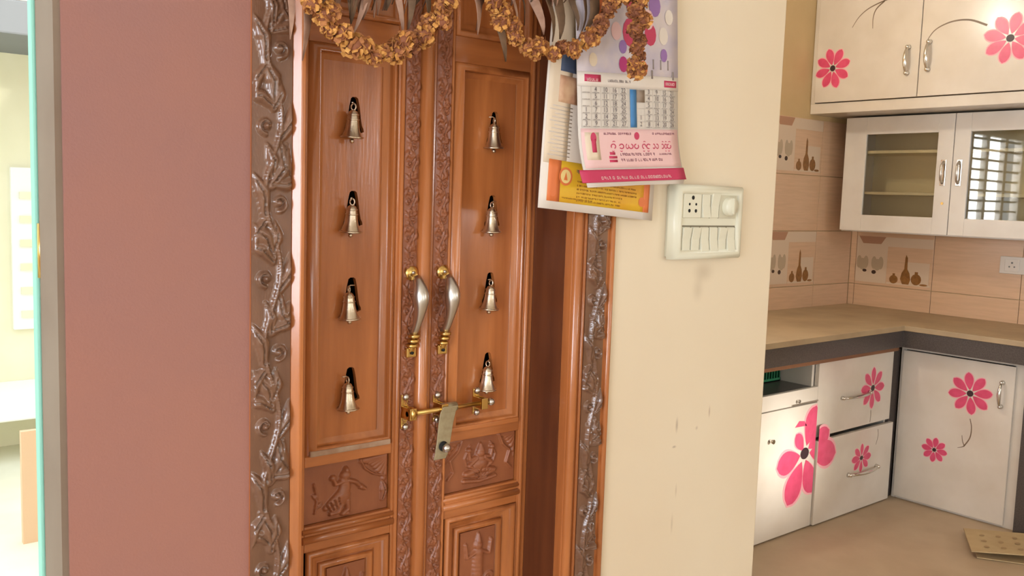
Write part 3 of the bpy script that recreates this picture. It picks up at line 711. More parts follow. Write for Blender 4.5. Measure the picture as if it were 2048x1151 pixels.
for (x0, z0, x1, z1) in LV:
    top = Vector((x0+(x0-x1)*.5, 1.15+random.uniform(-.004, .006), 1.80)); tip = Vector((x1, 1.15+random.uniform(-.012, .012), z1))
    L = (tip-top); n = 9; w = random.uniform(.006, .0115); tw = random.uniform(-.6, .6); curl = random.uniform(-.010, .010)
    vs = []; fs = []
    for i in range(n+1):
        t = i/n; c = top+L*t+Vector((curl*math.sin(PI*t), .006*math.sin(PI*t*2+tw), 0))
        ww = w*max(.08, math.sin(PI*min(1, (.12+.88*t)))**.7)*(1 if t > .25 else .35+.65*t/.25); a = tw+1.2*tw*t
        sd = Vector((math.cos(a), math.sin(a)*.7, 0))
        vs += [c-sd*ww+Vector((0, -.0025, 0)), c, c+sd*ww+Vector((0, -.0025, 0))]
    for i in range(n):
        for j in (0, 1): fs.append((i*3+j, i*3+j+1, i*3+j+4, i*3+j+3))
    mb = MB(); mb.sm = True; mb.add(vs, fs)
    o = obj('dried_leaf', mb, random.choice((M_leafA, M_leafB, M_leafB, M_leafC, M_leafC)), rt)
    s = o.modifiers.new('solid', 'SOLIDIFY'); s.thickness = .0006

# ------------------------------------------------------------------ calendars
class Sheet:
    def __init__(s, origin, w, h, ang, curl):   # origin = top centre (x, y, z)
        s.o = Vector(origin); s.w = w; s.h = h; s.a = ang; s.curl = curl
    def P(s, u, v, d=0.0):      # u 0..1 left to right, v 0..1 bottom to top, d out of the page
        x = (u-.5)*s.w; z = (v-1)*s.h; y = s.curl(u, v)
        ca, sa = math.cos(s.a), math.sin(s.a)
        e = .01; dyu = (s.curl(u+e, v)-s.curl(u-e, v))/(2*e*s.w); dyv = (s.curl(u, v+e)-s.curl(u, v-e))/(2*e*s.h)
        nrm = Vector((dyu, -1, dyv)).normalized()
        p = Vector((x, y, z))+nrm*d
        return s.o+Vector((p.x*ca-p.z*sa, p.y, p.x*sa+p.z*ca))
    def patch(s, mb, u0, v0, u1, v1, d, nu=8, nv=8, thick=0.0003):
        vs = []; 
        for dd in (d, d-thick):
            for i in range(nv+1):
                for j in range(nu+1): vs.append(s.P(u0+(u1-u0)*j/nu, v0+(v1-v0)*i/nv, dd))
        n1 = (nu+1)*(nv+1); fs = []
        for i in range(nv):
            for j in range(nu):
                a = i*(nu+1)+j; q = (a, a+1, a+nu+2, a+nu+1); fs.append(q); fs.append(tuple(n1+k for k in q[::-1]))
        for j in range(nu):
            fs.append((j, j+1, n1+j+1, n1+j)); a = nv*(nu+1)+j; fs.append((a, a+1, n1+a+1, n1+a))
        for i in range(nv):
            a = i*(nu+1); fs.append((a, a+nu+1, n1+a+nu+1, n1+a)); a += nu; fs.append((a, a+nu+1, n1+a+nu+1, n1+a))
        mb.sm = True; mb.add(vs, fs); return mb
    def disc(s, mb, u, v, r, d, n=14, sx=1.0):
        vs = [s.P(u, v, d)]+[s.P(u+r*sx/s.w*math.cos(2*PI*k/n), v+r/s.h*math.sin(2*PI*k/n), d) for k in range(n)]
        mb.add(vs, [(0, 1+k, 1+(k+1) % n) for k in range(n)]); return mb
def glyph_line(sh, mb, u0, u1, v, hh, d, seed, gap=.25):
    """a line of rounded illegible letters"""
    rd = random.Random(seed); u = u0
    aspect = sh.h/sh.w
    while u < u1:
        w = hh*aspect*rd.uniform(.7, 1.15)
        if u+w > u1: break
        k = rd.randint(0, 3); t = hh*.2
        if k in (0, 1, 3): sh.patch(mb, u, v, u+w*.85, v+t, d, 1, 1)
        if k in (0, 2): sh.patch(mb, u, v+hh-t, u+w*.8, v+hh, d, 1, 1)
        if k in (0, 3, 1): sh.patch(mb, u, v, u+t*aspect, v+hh*.9, d, 1, 1)
        if k in (0, 2, 1): sh.patch(mb, u+w*.65, v, u+w*.65+t*aspect, v+hh*.9, d, 1, 1)
        if k == 2: sh.patch(mb, u, v+hh*.4, u+w*.75, v+hh*.4+t, d, 1, 1)
        u += w*(1.1+gap*rd.random())+(hh*aspect*.7 if rd.random() < .16 else 0)
def text_mesh(txt, size=1.0):
    c = bpy.data.curves.new('t', 'FONT'); c.body = txt; c.size = size; c.align_x = 'CENTER'; c.align_y = 'CENTER'; c.resolution_u = 2
    o = bpy.data.objects.new('t', c); COL.objects.link(o); dg = bpy.context.evaluated_depsgraph_get()
    me = o.evaluated_get(dg).to_mesh(); vs = [v.co[:2] for v in me.vertices]; fs = [list(p.vertices) for p in me.polygons]
    o.evaluated_get(dg).to_mesh_clear(); bpy.data.objects.remove(o); bpy.data.curves.remove(c); return vs, fs
TXT = {str(i): text_mesh(str(i)) for i in range(1, 32)}
def put_text(sh, mb, t, u, v, size, d):
    vs, fs = TXT[t]; mb.sm = False
    mb.add([sh.P(u+x*size/sh.w, v+y*size/sh.h, d) for x, y in vs], fs)

# rear calendar (white sheet, yellow panel at the bottom)
S2 = Sheet((1.208, 1.184, 1.86), .290, .460, math.radians(-4.0), lambda u, v: -.005*(1-v)**2 + .002*math.sin(3*v)-.004)
c2 = root('wall_calendar', (1.213, 1.19, 1.87), 'tilted white wall calendar with a yellow printed panel, behind the pink calendar', 'calendar')
mb = MB(); S2.patch(mb, 0, 0, 1, 1, 0, 10, 14, .0012); obj('sheet', mb, M_paper, c2)
mb = MB(); S2.patch(mb, .015, .17, .20, .98, .0006, 4, 10); obj('picture_margin', mb, M_paperwarm, c2)
mb = MB(); S2.patch(mb, .10, .515, .24, .62, .0010, 4, 5); obj('blue_print', mb, mat('calendar_slate_ink', srgb(70, 84, 112), .5), c2)
mb = MB(); S2.patch(mb, .10, .40, .26, .50, .0010, 4, 5); obj('face_print', mb, mat('calendar_peach_ink', srgb(214, 176, 140), .5, col2=srgb(190, 140, 110), nscale=40), c2)
mb = MB(); S2.patch(mb, .06, .03, .955, .185, .0008, 10, 5); pn = obj('yellow_panel', mb, M_cyel, c2)
mb = MB(); S2.patch(mb, .06, .03, .16, .185, .0011, 3, 5); obj('orange_edge', mb, M_corange, pn)
mb = MB(); S2.patch(mb, .90, .03, .955, .185, .0011, 3, 5); obj('orange_edge', mb, M_corange, pn)
for (u, v, q) in ((.20, .128, .016), (.885, .07, .009), (.105, .06, .006)):
    mb = MB(); S2.disc(mb, u, v, q, .0015, 20); obj('emblem', mb, M_corange, pn)
mb = MB(); S2.disc(mb, .20, .128, .012, .0018, 20); obj('emblem_ring', mb, mat('calendar_pale_yellow_ink', srgb(236, 210, 140), .5), pn)
mb = MB(); mb.sm = False; mb.add([S2.P(.185, .114, .0021), S2.P(.215, .114, .0021), S2.P(.20, .145, .0021)], [(0, 1, 2)]); obj('emblem_figure', mb, M_corange, pn)
mb = MB(); glyph_line(S2, mb, .29, .80, .145, .014, .0013, 5)
obj('heading_text', mb, M_cink, pn)
mb = MB()
for k in range(6): glyph_line(S2, mb, .30, .84 if k < 3 else .70, .112-.0145*k, .0065, .0013, 30+k, .5)
glyph_line(S2, mb, .18, .45, .045, .005, .0013, 77, .4)
obj('printed_text', mb, mat('calendar_ochre_ink', srgb(164, 112, 40), .5), pn)
mb = MB()
for k in range(14): S2.patch(mb, .04+.02*(k % 3), .20+.014*k, .22, .2035+.014*k, .0011, 2, 1)
obj('faint_text', mb, mat('calendar_faint_grey_ink', srgb(206, 192, 180), .5), c2)
mb = MB(); mb.tube([(1.07, 1.176, 1.862), (1.355, 1.176, 1.849)], .004, 8); obj('top_strip', mb, M_steel, c2)

# front calendar
def curl1(u, v):
    b = max(0, .22-v)/.22
    return -.010*(1-v) - .020*b*b*(.45+.85*abs(u-.55)) - .006*math.sin(PI*u)*(1-v)
S1 = Sheet((1.212, 1.166, 1.90), .262, .436, math.radians(3.4), curl1)
c1 = root('wall_calendar', (1.212, 1.19, 1.91), 'pink and white wall calendar with date grid and blue column, hung in front', 'calendar')
for k in range(4):
    mb = MB(); S1.patch(mb, .0+.004*k, -.006*k+.0, 1-.004*k, 1, -.0012*k, 10, 22, .0009)
    obj('page', mb, M_paper if k else M_papergrid, c1)
mb = MB(); S1.patch(mb, 0.0, .40, 1, .995, .0006, 8, 10); pic = obj('picture', mb, mat('calendar_picture_print', srgb(214, 200, 198), .5, col2=srgb(190, 180, 196), nscale=22), c1)
rr = random.Random(3)
for (cu, cv, r, m) in ((.36, .60, .016, M_cpink), (.42, .54, .012, M_cviolet), (.50, .60, .026, M_cred), (.42, .47, .014, mat('calendar_magenta_ink', srgb(180, 40, 110), .5)),
                       (.68, .66, .018, M_cpink), (.70, .60, .02, M_cred), (.84, .60, .016, M_paper), (.84, .52, .012, M_cviolet), (.62, .46, .014, M_corange),
                       (.18, .60, .02, M_cpink), (.9, .68, .014, M_paper), (.25, .68, .02, M_corange), (.55, .72, .03, M_cred), (.75, .72, .02, M_cviolet), (.14, .48, .012, M_paperwarm)):
    mb = MB(); S1.disc(mb, cu, cv, r, .0012+rr.uniform(0, .0006), 12, .8); obj('printed_shape', mb, m, pic)
mb = MB()
for k, u in enumerate((.72, .80, .88)): S1.patch(mb, u, .46, u+.012, .50, .0012, 1, 3)
for u in (.70, .93): S1.patch(mb, u, .42, u+.02, .455, .0012, 1, 2)
obj('small_print', mb, M_cgrey, pic)
# month row and grid
mb = MB(); S1.patch(mb, .0, .375, 1, .432, .0011, 8, 3); mr = obj('month_band', mb, M_paper, c1)
mb = MB(); S1.patch(mb, .06, .394, .205, .422, .0016, 3, 2); obj('month_pill', mb, M_cred, mr)
mb = MB(); S1.patch(mb, .84, .388, .975, .416, .0016, 3, 2); obj('month_pill', mb, M_cred, mr)
mb = MB(); glyph_line(S1, mb, .08, .19, .396, .012, .0020, 3, .1); glyph_line(S1, mb, .855, .96, .396, .012, .0020, 4, .1); obj('month_text', mb, M_cpink, mr)
mb = MB(); glyph_line(S1, mb, .27, .50, .396, .010, .0016, 8, .2); obj('caption', mb, M_cgrey, mr)
mb = MB()
g0, g1 = .215, .375
for k in range(7): S1.patch(mb, .03, g0+(g1-g0)*k/6-.0004, .97, g0+(g1-g0)*k/6+.0004, .0012, 8, 1)
cols = [.03+.0855*k for k in range(6)] + [.5425, .6275, .7125, .7975, .8825, .97]
for u in cols: S1.patch(mb, u-.0006, g0, u+.0006, g1, .0012, 1, 6)
obj('grid_lines', mb, mat('calendar_faint_ink', srgb(196, 186, 178), .5), c1)
mb = MB(); S1.patch(mb, .478, g0+.002, .5405, g1-.004, .0016, 2, 6); obj('blue_column', mb, M_cblue, c1)
mb = MB(); S1.patch(mb, .545, g1-.055, .625, g1-.004, .0018, 2, 2); obj('picture_patch', mb, mat('calendar_taupe_ink', srgb(150, 132, 116), .5), c1)
mb = MB(); d = 1
for ci, cu in enumerate((.07, .157, .243, .328, .414, .585, .67, .755, .84, .925)):
    for ri in range(6):
        if ci == 5 and ri < 3: continue
        k = (ci % 5)*6+ri-(2 if ci < 5 else 3)
        if 1 <= k <= 31: put_text(S1, mb, str(k), cu, g1-(g1-g0)*(ri+.5)/6+.002, .0115, .0016)
obj('date_numbers', mb, M_cink, c1)['kind'] = 'stuff'
mb = MB()
for ci, cu in enumerate((.05, .137, .223, .308, .394, .65, .735, .82, .905)):
    for ri in range(6): glyph_line(S1, mb, cu-.01, cu+.055, g1-(g1-g0)*(ri+.92)/6, .0028, .0015, ci*7+ri, .3)
obj('date_notes', mb, M_cgrey, c1)['kind'] = 'stuff'
# advertisement panel
mb = MB(); S1.patch(mb, .02, .052, .985, .210, .0012, 10, 8); ad = obj('advert_panel', mb, M_cpink, c1)
mb = MB(); S1.patch(mb, .05, .085, .175, .195, .0014, 3, 5); obj('pale_box', mb, M_paperwarm, ad)
mb = MB(); S1.disc(mb, .125, .172, .010, .0018, 14, .7); S1.patch(mb, .105, .115, .145, .17, .0018, 2, 3); S1.disc(mb, .535, .182, .007, .0016, 12)
pass
def arc(sh, mb, cu, cv, ru, rv, a0, a1, t, d, n=9):
    for k in range(n):
        vs = []
        for a in (a0+(a1-a0)*k/n, a0+(a1-a0)*(k+1)/n):
            for q in (1, 1-t): vs.append(sh.P(cu+ru*q*math.cos(a), cv+rv*q*math.sin(a), d))
        mb.sm = False; mb.add(vs, [(0, 2, 3, 1)])
rq = random.Random(6); cu = .30; n_ = 0
while cu < .925:
    w = rq.choice((.017, .022, .026)); a0 = rq.uniform(0, 6.28)
    arc(S1, mb, cu, .139, w, .0115, a0, a0+rq.uniform(4.2, 5.6), .38, .0016)
    if rq.random() < .55: arc(S1, mb, cu+w*.3, .1555, w*.6, .006, .3, 2.9, .5, .0016, 4)
    if rq.random() < .35: arc(S1, mb, cu-w*.2, .1225, w*.5, .006, 3.4, 6.0, .5, .0016, 4)
    cu += w*2.15+(.022 if n_ in (0, 4, 8) else 0); n_ += 1
obj('bold_lettering', mb, M_cred, ad)
mb = MB(); glyph_line(S1, mb, .22, .48, .186, .009, .0016, 14, .2); glyph_line(S1, mb, .70, .95, .188, .009, .0016, 15, .2)
glyph_line(S1, mb, .36, .72, .101, .011, .0016, 16, .15); glyph_line(S1, mb, .36, .82, .078, .011, .0016, 17, .15); glyph_line(S1, mb, .76, .90, .103, .008, .0016, 18, .3)
obj('small_lettering', mb, mat('calendar_plum_ink', srgb(140, 84, 98), .5), ad)
mb = MB(); S1.patch(mb, .25, .075, .325, .085, .0016, 2, 1); S1.patch(mb, .25, .09, .325, .10, .0016, 2, 1); S1.patch(mb, .26, .105, .31, .116, .0016, 2, 1); obj('red_symbol', mb, M_cred, ad)
mb = MB(); S1.patch(mb, -.04, -.004, 1.005, .046, .0016, 12, 5, .0012); st = obj('crimson_strip', mb, M_cred, c1)
mb = MB(); glyph_line(S1, mb, .14, .88, .006, .012, .0021, 19, .3); obj('strip_lettering', mb, M_cpink, st)
mb = MB(); a, b = S1.P(0, 1, .002), S1.P(1, 1, .002); mb.tube([a, b], .0045, 8); obj('top_strip', mb, M_cred, c1)
mb = MB(); mb.tube([(1.212, 1.2, 1.935), (1.212, 1.16, 1.937)], .0018, 8); mb.tube([S1.P(.3, 1), (1.212, 1.168, 1.936), S1.P(.7, 1)], .0008, 5); obj('nail_and_loop', mb, M_steel, c1)

# ------------------------------------------------------------------ switch board
sw = root('switch_board', (1.505, YD, 1.39), 'ivory switch board with socket, switches and fan dial on the cream wall', 'switch board')
x0, x1, z0, z1, yb = 1.386, 1.600, 1.315, 1.463, YD-.008
mb = MB(); mb.box(x0+.003, x1-.003, yb-.012, yb+.008, z0+.004, z1-.004); obj('back_box', mb, M_plastic2, sw, .002)
mb = MB(); mb.rect_sweep(x0, x1, z0, z1, [(0, .0), (0, .014), (.004, .021), (.012, .023), (.018, .0215), (.0195, .015), (.0195, .012)], yb); obj('frame', mb, M_plastic, sw)
obj('plate', MB().box(x0+.018, x1-.018, yb-.0165, yb-.011, z0+.018, z1-.018), M_plastic, sw)
ix0, ix1 = x0+.022, x1-.022; mw = (ix1-ix0)/6; zc_t = 1.4225; zc_b = 1.3545; mh = .025
so_ = obj('socket', MB().box(ix0+.001, ix0+2*mw-.001, yb-.0195, yb-.016, zc_t-mh, zc_t+mh), M_plastic, sw, .0015)
for (dx, dz, r) in ((0, .017, .0042), (-.010, .004, .0026), (.010, .004, .0026), (-.010, -.009, .0036), (.010, -.009, .0036)):
    mb = MB(); mb.lathe([(0, 0), (r, 0), (r, .0009), (0, .0009)], (ix0+mw+dx, yb-.019, zc_t+dz-.002), 'y', 14); obj('pin_hole', mb, M_hole, so_)
def rocker(xa, xb, zc, up):
    mb = MB(); h = mh-.001
    pr = [(zc-h, .016), (zc-h, .0195 if up else .0235), (zc, .0195), (zc+h, .0235 if up else .0195), (zc+h, .016)]
    vs = [(xa+.0022, yb-d, z) for z, d in pr]+[(xb-.0022, yb-d, z) for z, d in pr]
    mb.add(vs, [(0, 1, 2, 3, 4), (9, 8, 7, 6, 5)]+[(i, i+5, (i+1) % 5+5, (i+1) % 5) for i in range(5)])
    return mb
for k in (2, 3): obj('rocker_switch', rocker(ix0+k*mw, ix0+(k+1)*mw, zc_t, k == 3), M_plastic, sw, .0006)
for k in range(6): obj('rocker_switch', rocker(ix0+k*mw, ix0+(k+1)*mw, zc_b, k in (0, 1, 4)), M_plastic, sw, .0006)
mb = MB()
for zc, ks in ((zc_t, (2, 3, 4)), (zc_b, range(0, 7))):
    for k in ks: mb.box(ix0+k*mw-.0016, ix0+k*mw+.0016, yb-.0169, yb-.0163, zc-mh, zc+mh)
mb.box(ix0, ix1, yb-.0169, yb-.0163, zc_b+mh, zc_b+mh+.003); mb.box(ix0, ix1, yb-.0169, yb-.0163, zc_b-mh-.003, zc_b-mh)
obj('seam', mb, mat('plastic_shadow_gap', srgb(120, 110, 88), .7), sw)
rg = obj('regulator', MB().box(ix0+4*mw+.001, ix1-.001, yb-.0185, yb-.016, zc_t-mh, zc_t+mh), M_plastic2, sw, .0012)
mb = MB(); mb.lathe([(.019, 0), (.0185, .010), (.0165, .014), (0, .0145)], (ix0+5*mw, yb-.018, zc_t-.001), 'y', 28); mb.box(ix0+5*mw-.002, ix0+5*mw+.002, yb-.0345, yb-.03, zc_t-.016, zc_t+.016)
obj('dial', mb, M_plastic, rg)

# ------------------------------------------------------------------ kitchen tiles
def fr_x(x, s=1):  # plane x = const, facing -x ; u along -y (viewer's right), v up
    return lambda y0: (lambda u, v, w: (x-w, y0-u, v))
def tile_print(parent, F, Wd, Ht):
    """printed still life of the decor tile; F(u, v, w) maps tile-local metres to the world"""
    def q(name, polys, m, w):
        mb = MB()
        for i, p in enumerate(polys): mb.prism([(u*Wd, v*Ht) for u, v in p], F, w+.00007*i)
        return obj(name, mb, m, parent)
    rc = lambda a, b, c, d: [(a, b), (c, b), (c, d), (a, d)]
    def ell(cu, cv, ru, rv, n=14, a0=0, a1=2*PI): return [(cu+ru*math.cos(a0+(a1-a0)*k/n), cv+rv*math.sin(a0+(a1-a0)*k/n)) for k in range(n)]
    q('printed_square', [rc(.01, .06, .42, .80), rc(.01, .80, .99, .985), rc(.67, .10, .96, .52), rc(.43, .06, .98, .095)], M_prwhite, .0009)
    q('printed_bowl', [[(.03, .985), (.39, .985), (.33, .84), (.09, .84)]], M_prbrown, .0012)
    for fu in (.095, .295):
        q('printed_flower', [ell(fu-.045, .46, .035, .13), ell(fu+.045, .46, .035, .13), ell(fu, .42, .05, .12)], M_prgrey, .0012)
    q('printed_seed', [ell(.13, .29, .028, .03), ell(.255, .27, .030, .04)], M_potdark, .0015)
    bottle = [(.635, .08), (.715, .08), (.735, .18), (.72, .30), (.69, .38), (.685, .60), (.665, .66), (.655, .60), (.65, .38), (.62, .30), (.605, .18)]
    q('printed_pot', [ell(.52, .16, .055, .085), rc(.505, .22, .535, .28), bottle, ell(.805, .19, .065, .11), rc(.785, .28, .825, .34), ell(.90, .095, .05, .02)], M_pot, .0012)
TW, TH2 = .45, .30
# left-facing run: far wall (y = YK, faces -y)
tiles_proto = {}
def add_tile(parent, kind, loc, w, h):
    key = (kind, round(w, 4), round(h, 4)); g = .0015
    if key not in tiles_proto:
        mb = MB(); mb.box(g, w-g, -.008, 0, g, h-g) if kind == 'y' else mb.box(-.008, 0, -w+g, -g, g, h-g)
        o = obj('tile', mb, M_tile, parent, .0012, local=True); tiles_proto[key] = o
    else:
        o = tiles_proto[key].copy(); COL.objects.link(o); o.parent = parent
    o.location = loc; return o
rows = [(.862, .99), (.99, 1.29), (1.29, 1.59), (1.59, 1.89)]
cols_y = [(1.76, 1.83)] + [(1.83+.45*k, 2.28+.45*k) for k in range(6)] + [(4.53, 4.892)]
for (xa, xb) in cols_y:
    for ri, (za, zb) in enumerate(rows):
        if ri > 0 and xb > 1.92 and xa < 2.88: continue
        t = add_tile(wf, 'y', (xa, YK, za), xb-xa, zb-za)
        if abs(xb-xa-.45) < .01 and ri in (1, 3) and xa > 3.5 and abs(xa-4.08) < .01:
            tile_print(t, (lambda xa, za: (lambda u, v, w: (xa+u, YK-.008-w, za+v)))(xa, za), .45, .30)
cols_x = [(2.822, 2.785)] + [(2.785-.45*k, 2.335-.45*k) for k in range(4)]
for (ya, yb_) in cols_x:
    for ri, (za, zb) in enumerate(rows):
        t = add_tile(wr, 'x', (XR, ya, za), ya-yb_, zb-za)
        if ya == 2.785 and ri == 1:
            tile_print(t, lambda u, v, w: (XR-.008-w, 2.785-u, .99+v*(.28/.30)), .45, .30)
# small socket on the tiled wall
sk = root('wall_socket', (XR-.009, 1.9, 1.16), 'small white socket plate on the tiled wall below the glass cabinet', 'socket')
obj('plate', MB().box(XR-.018, XR-.008, 1.77, 1.99, 1.118, 1.205), M_white2, sk, .003)
s1 = obj('socket_module', MB().box(XR-.021, XR-.017, 1.895, 1.965, 1.13, 1.193), M_white2, sk, .002)
mb = MB()
for dy, dz, r in ((0, .012, .005), (-.012, -.008, .004), (.012, -.008, .004)): mb.lathe([(0, 0), (r, 0), (r, -.001), (0, -.001)], (XR-.0205, 1.93+dy, 1.162+dz), 'x', 12)
obj('pin_hole', mb, M_outgrey, s1)
obj('switch_module', MB().box(XR-.022, XR-.017, 1.80, 1.87, 1.13, 1.193), M_white2, sk, .002)

# ------------------------------------------------------------------ decals and handles
def petal(cu, cv, tu, tv, wfac=.42, n=11):
    """rounded petal from near the centre towards the tip"""
    L = math.hypot(tu, tv); du, dv = tu/L, tv/L
    a, b = [], []
    for i in range(n+1):
        t = i/n; w = L*wfac*.5*math.sin(PI*t**1.35)**.62 if 0 < t < 1 else 0
        s = .16+.84*t
        a.append((cu+du*L*s-dv*w, cv+dv*L*s+du*w)); b.append((cu+du*L*s+dv*w, cv+dv*L*s-du*w))
    return a+b[1:-1][::-1]
def clip(poly, umin=None, umax=None):
    def cut(P, f, lim):
        out = []
        for i in range(len(P)):
            a, b = P[i], P[(i+1) % len(P)]; ia, ib = f(a[0], lim), f(b[0], lim)
            if ia: out.append(a)
            if ia != ib:
                t = (lim-a[0])/(b[0]-a[0]); out.append((lim, a[1]+t*(b[1]-a[1])))
        return out
    if umax is not None: poly = cut(poly, lambda x, l: x <= l, umax)
    if umin is not None and poly: poly = cut(poly, lambda x, l: x >= l, umin)
    return poly
def flower(parent, F, cu, cv, ru, rv, rot=0.0, n=8, tips=None, umin=None, umax=None, centre=True, skip=(), wf=.62):
    if tips is None: tips = [(ru*math.cos(rot+2*PI*k/n), rv*math.sin(rot+2*PI*k/n)) for k in range(n) if k not in skip]
    mb = MB(); mp = MB(); rm = max(ru, rv)
    for i, (tu, tv) in enumerate(tips):
        wf_ = wf*(.62 if n == 8 and len(tips) > 7 else 1); p = clip(petal(cu, cv, tu*1.04, tv*1.04, wf_*1.18), umin, umax)
        if len(p) > 2: mp.prism(p, lambda u, v, w: F(u, v, w), .0005+.00002*i)
        p = clip(petal(cu, cv, tu, tv, wf_), umin, umax)
        if len(p) > 2: mb.prism(p, lambda u, v, w: F(u, v, w), .0009+.00002*i)
    o = obj('flower_decal', mb, M_pink, parent); obj('petal_edge', mp, M_pinklight, o)
    if centre:
        mb = MB(); mb.prism([(cu+ru*.15*math.cos(2*PI*k/16), cv+rv*.15*math.sin(2*PI*k/16)) for k in range(16)], F, .0014); obj('flower_centre', mb, M_centre, o)
    return o
def stem(parent, F, pts, w0, w1):
    n = len(pts); L, Rr = [], []
    # resample smooth
    P = []
    for i in range(n-1):
        p0 = pts[max(0, i-1)]; p1 = pts[i]; p2 = pts[i+1]; p3 = pts[min(n-1, i+2)]
        for k in range(6):
            t = k/6; P.append(tuple(.5*((2*p1[j])+(-p0[j]+p2[j])*t+(2*p0[j]-5*p1[j]+4*p2[j]-p3[j])*t*t+(-p0[j]+3*p1[j]-3*p2[j]+p3[j])*t**3) for j in (0, 1)))
    P.append(pts[-1]); n = len(P)
    for i, p in enumerate(P):
        a = P[max(0, i-1)]; b = P[min(n-1, i+1)]; dx, dy = b[0]-a[0], b[1]-a[1]; l = math.hypot(dx, dy) or 1
        w = (w0+(w1-w0)*i/(n-1))*.5; L.append((p[0]-dy/l*w, p[1]+dx/l*w)); Rr.append((p[0]+dy/l*w, p[1]-dx/l*w))
    mb = MB()
    for i in range(n-1): mb.prism([L[i], L[i+1], Rr[i+1], Rr[i]], F, .0008)
    return obj('stem_decal', mb, M_stem, parent)
def bow_handle(parent, F, u, v, length, vertical=True, wide=.011, mats=None):
    """F(u, v, w) world mapping; chrome bow handle with two round mounts"""
    a = -length/2; P = []
    for i in range(13):
        t = i/12; d = .024*math.sin(PI*t)**.5+.006
        P.append(F(u, v+a+length*t, d) if vertical else F(u+a+length*t, v, d))
    rs = [wide*.40+wide*.35*math.sin(PI*i/12) for i in range(13)]
    mb = MB(); mb.tube(P, rs, 12); h = obj('handle', mb, M_chrome, parent)
    for s in (0, 1):
        q = (u, v+a+length*s) if vertical else (u+a+length*s, v)
        mb = MB(); mb.tube([F(q[0], q[1], 0), F(q[0], q[1], .012)], [wide*.95, wide*.8], 14); mb.sphere(F(q[0], q[1], .013), wide*.78, 12); obj('handle_mount', mb, M_chrome, h)
    return h

# ------------------------------------------------------------------ loft cabinet (top)
XF = 4.40
lc = root('loft_cabinet', (4.65, 1.2, 1.915), 'white loft cabinet with pink flower decals above the glass cabinet', 'cabinet')
mb = MB(); mb.box(XF+.02, XR-.001, .8, 2.828, 1.915, 1.935); mb.box(XF+.02, XR-.001, .8, .82, 1.935, 2.745); mb.box(XF+.02, XR-.001, 2.808, 2.828, 1.935, 2.745); mb.box(XF+.02, XR-.001, .8, 2.828, 2.725, 2.745)
obj('carcass', mb, M_white, lc)
obj('bottom_rail', MB().box(XF, XF+.02, .8, 2.828, 1.915, 1.968), M_white, lc, .002)
obj('side_rail', MB().box(XF, XF+.02, 2.802, 2.828, 1.968, 2.745), M_white, lc, .001)
FL = lambda u, v, w: (XF-.012-w, -u, v)      # u = -y
doors = []
for i, (ya, yb2) in enumerate(((2.80, 2.242), (2.238, 1.68), (1.676, 1.12))):
    dd = obj('door', MB().box(XF-.012, XF+.006, yb2, ya, 1.972, 2.72), M_white, lc, .0018); doors.append(dd)
bow_handle(doors[0], FL, -2.298, 2.15, .125, True, .014); bow_handle(doors[1], FL, -2.195, 2.162, .13, True, .014); bow_handle(doors[2], FL, -1.63, 2.162, .13, True, .014)
flower(doors[0], FL, -2.703, 2.145, .100, .105, .30, wf=.68); flower(doors[1], FL, -1.826, 2.205, .118, .112, .55, wf=.68)
stem(doors[0], FL, [(-2.607, 2.342), (-2.575, 2.388), (-2.531, 2.422), (-2.476, 2.444), (-2.407, 2.461), (-2.33, 2.47)], .002, .008)
stem(doors[0], FL, [(-2.494, 2.324), (-2.495, 2.38), (-2.48, 2.42), (-2.44, 2.452)], .002, .007)
stem(doors[1], FL, [(-2.210, 2.232), (-2.179, 2.275), (-2.133, 2.3), (-2.075, 2.312), (-2.006, 2.306), (-1.932, 2.274)], .003, .010)
flower(doors[0], FL, -2.39, 2.60, .09, .09, .2, wf=.68)

# bulb that lights the kitchen and glares on the loft doors
kb = root('light_bulb', (2.98, 2.47, H), 'bare warm ceiling bulb over the kitchen counter, mirrored in the loft doors', 'bulb')
mb = MB(); mb.lathe([(0, 0), (.045, 0), (.045, -.012), (.02, -.025), (.02, -.05), (.016, -.055), (0, -.055)][::-1], (2.98, 2.47, H-.001), 'z', 20); obj('holder', mb, M_plastic, kb)
mb = MB(); mb.lathe([(0, -.135), (.018, -.130), (.028, -.115), (.031, -.098), (.026, -.08), (.015, -.062), (.013, -.05)], (2.98, 2.47, H), 'z', 20)
obj('glass', mb, mat('lit_bulb', (1, .85, .6, 1), .3, emis=(1.0, .80, .55, 1), estr=60.0), kb)
pl = bpy.data.lights.new('kitchen_bulb', 'POINT'); pl.energy = 17; pl.color = (1.0, 0.93, 0.82); pl.shadow_soft_size = 0.05
po = bpy.data.objects.new('kitchen_bulb', pl); po.location = (2.98, 2.47, H-.19); COL.objects.link(po)

# ------------------------------------------------------------------ glass wall cabinet
XG = 4.60
gc = root('glass_cabinet', (4.75, 2.1, 1.30), 'white wall cabinet with two framed glass doors over the tiled counter', 'cabinet')
mb = MB()
ZG0, ZG1, YG0, YG1 = 1.297, 1.905, 1.50, 2.728
obj('carcass', MB().box(XG+.02, XR-.010, YG0, YG1, ZG0, ZG0+.02).box(XG+.02, XR-.010, YG0, YG1, ZG1-.02, ZG1).box(XG+.02, XR-.010, YG0, YG0+.02, ZG0+.02, ZG1-.02)
    .box(XG+.02, XR-.010, YG1-.02, YG1, ZG0+.02, ZG1-.02), M_white2, gc)
obj('back_panel', MB().box(XR-.022, XR-.010, YG0+.02, YG1-.02, ZG0+.02, ZG1-.02), M_olive, gc)
obj('shelf', MB().box(XG+.03, XR-.022, YG0+.02, YG1-.02, 1.498, 1.512), M_olive, gc, .001); obj('shelf', MB().box(XG+.03, XR-.022, YG0+.02, YG1-.02, 1.715, 1.730), M_olive, gc, .001)
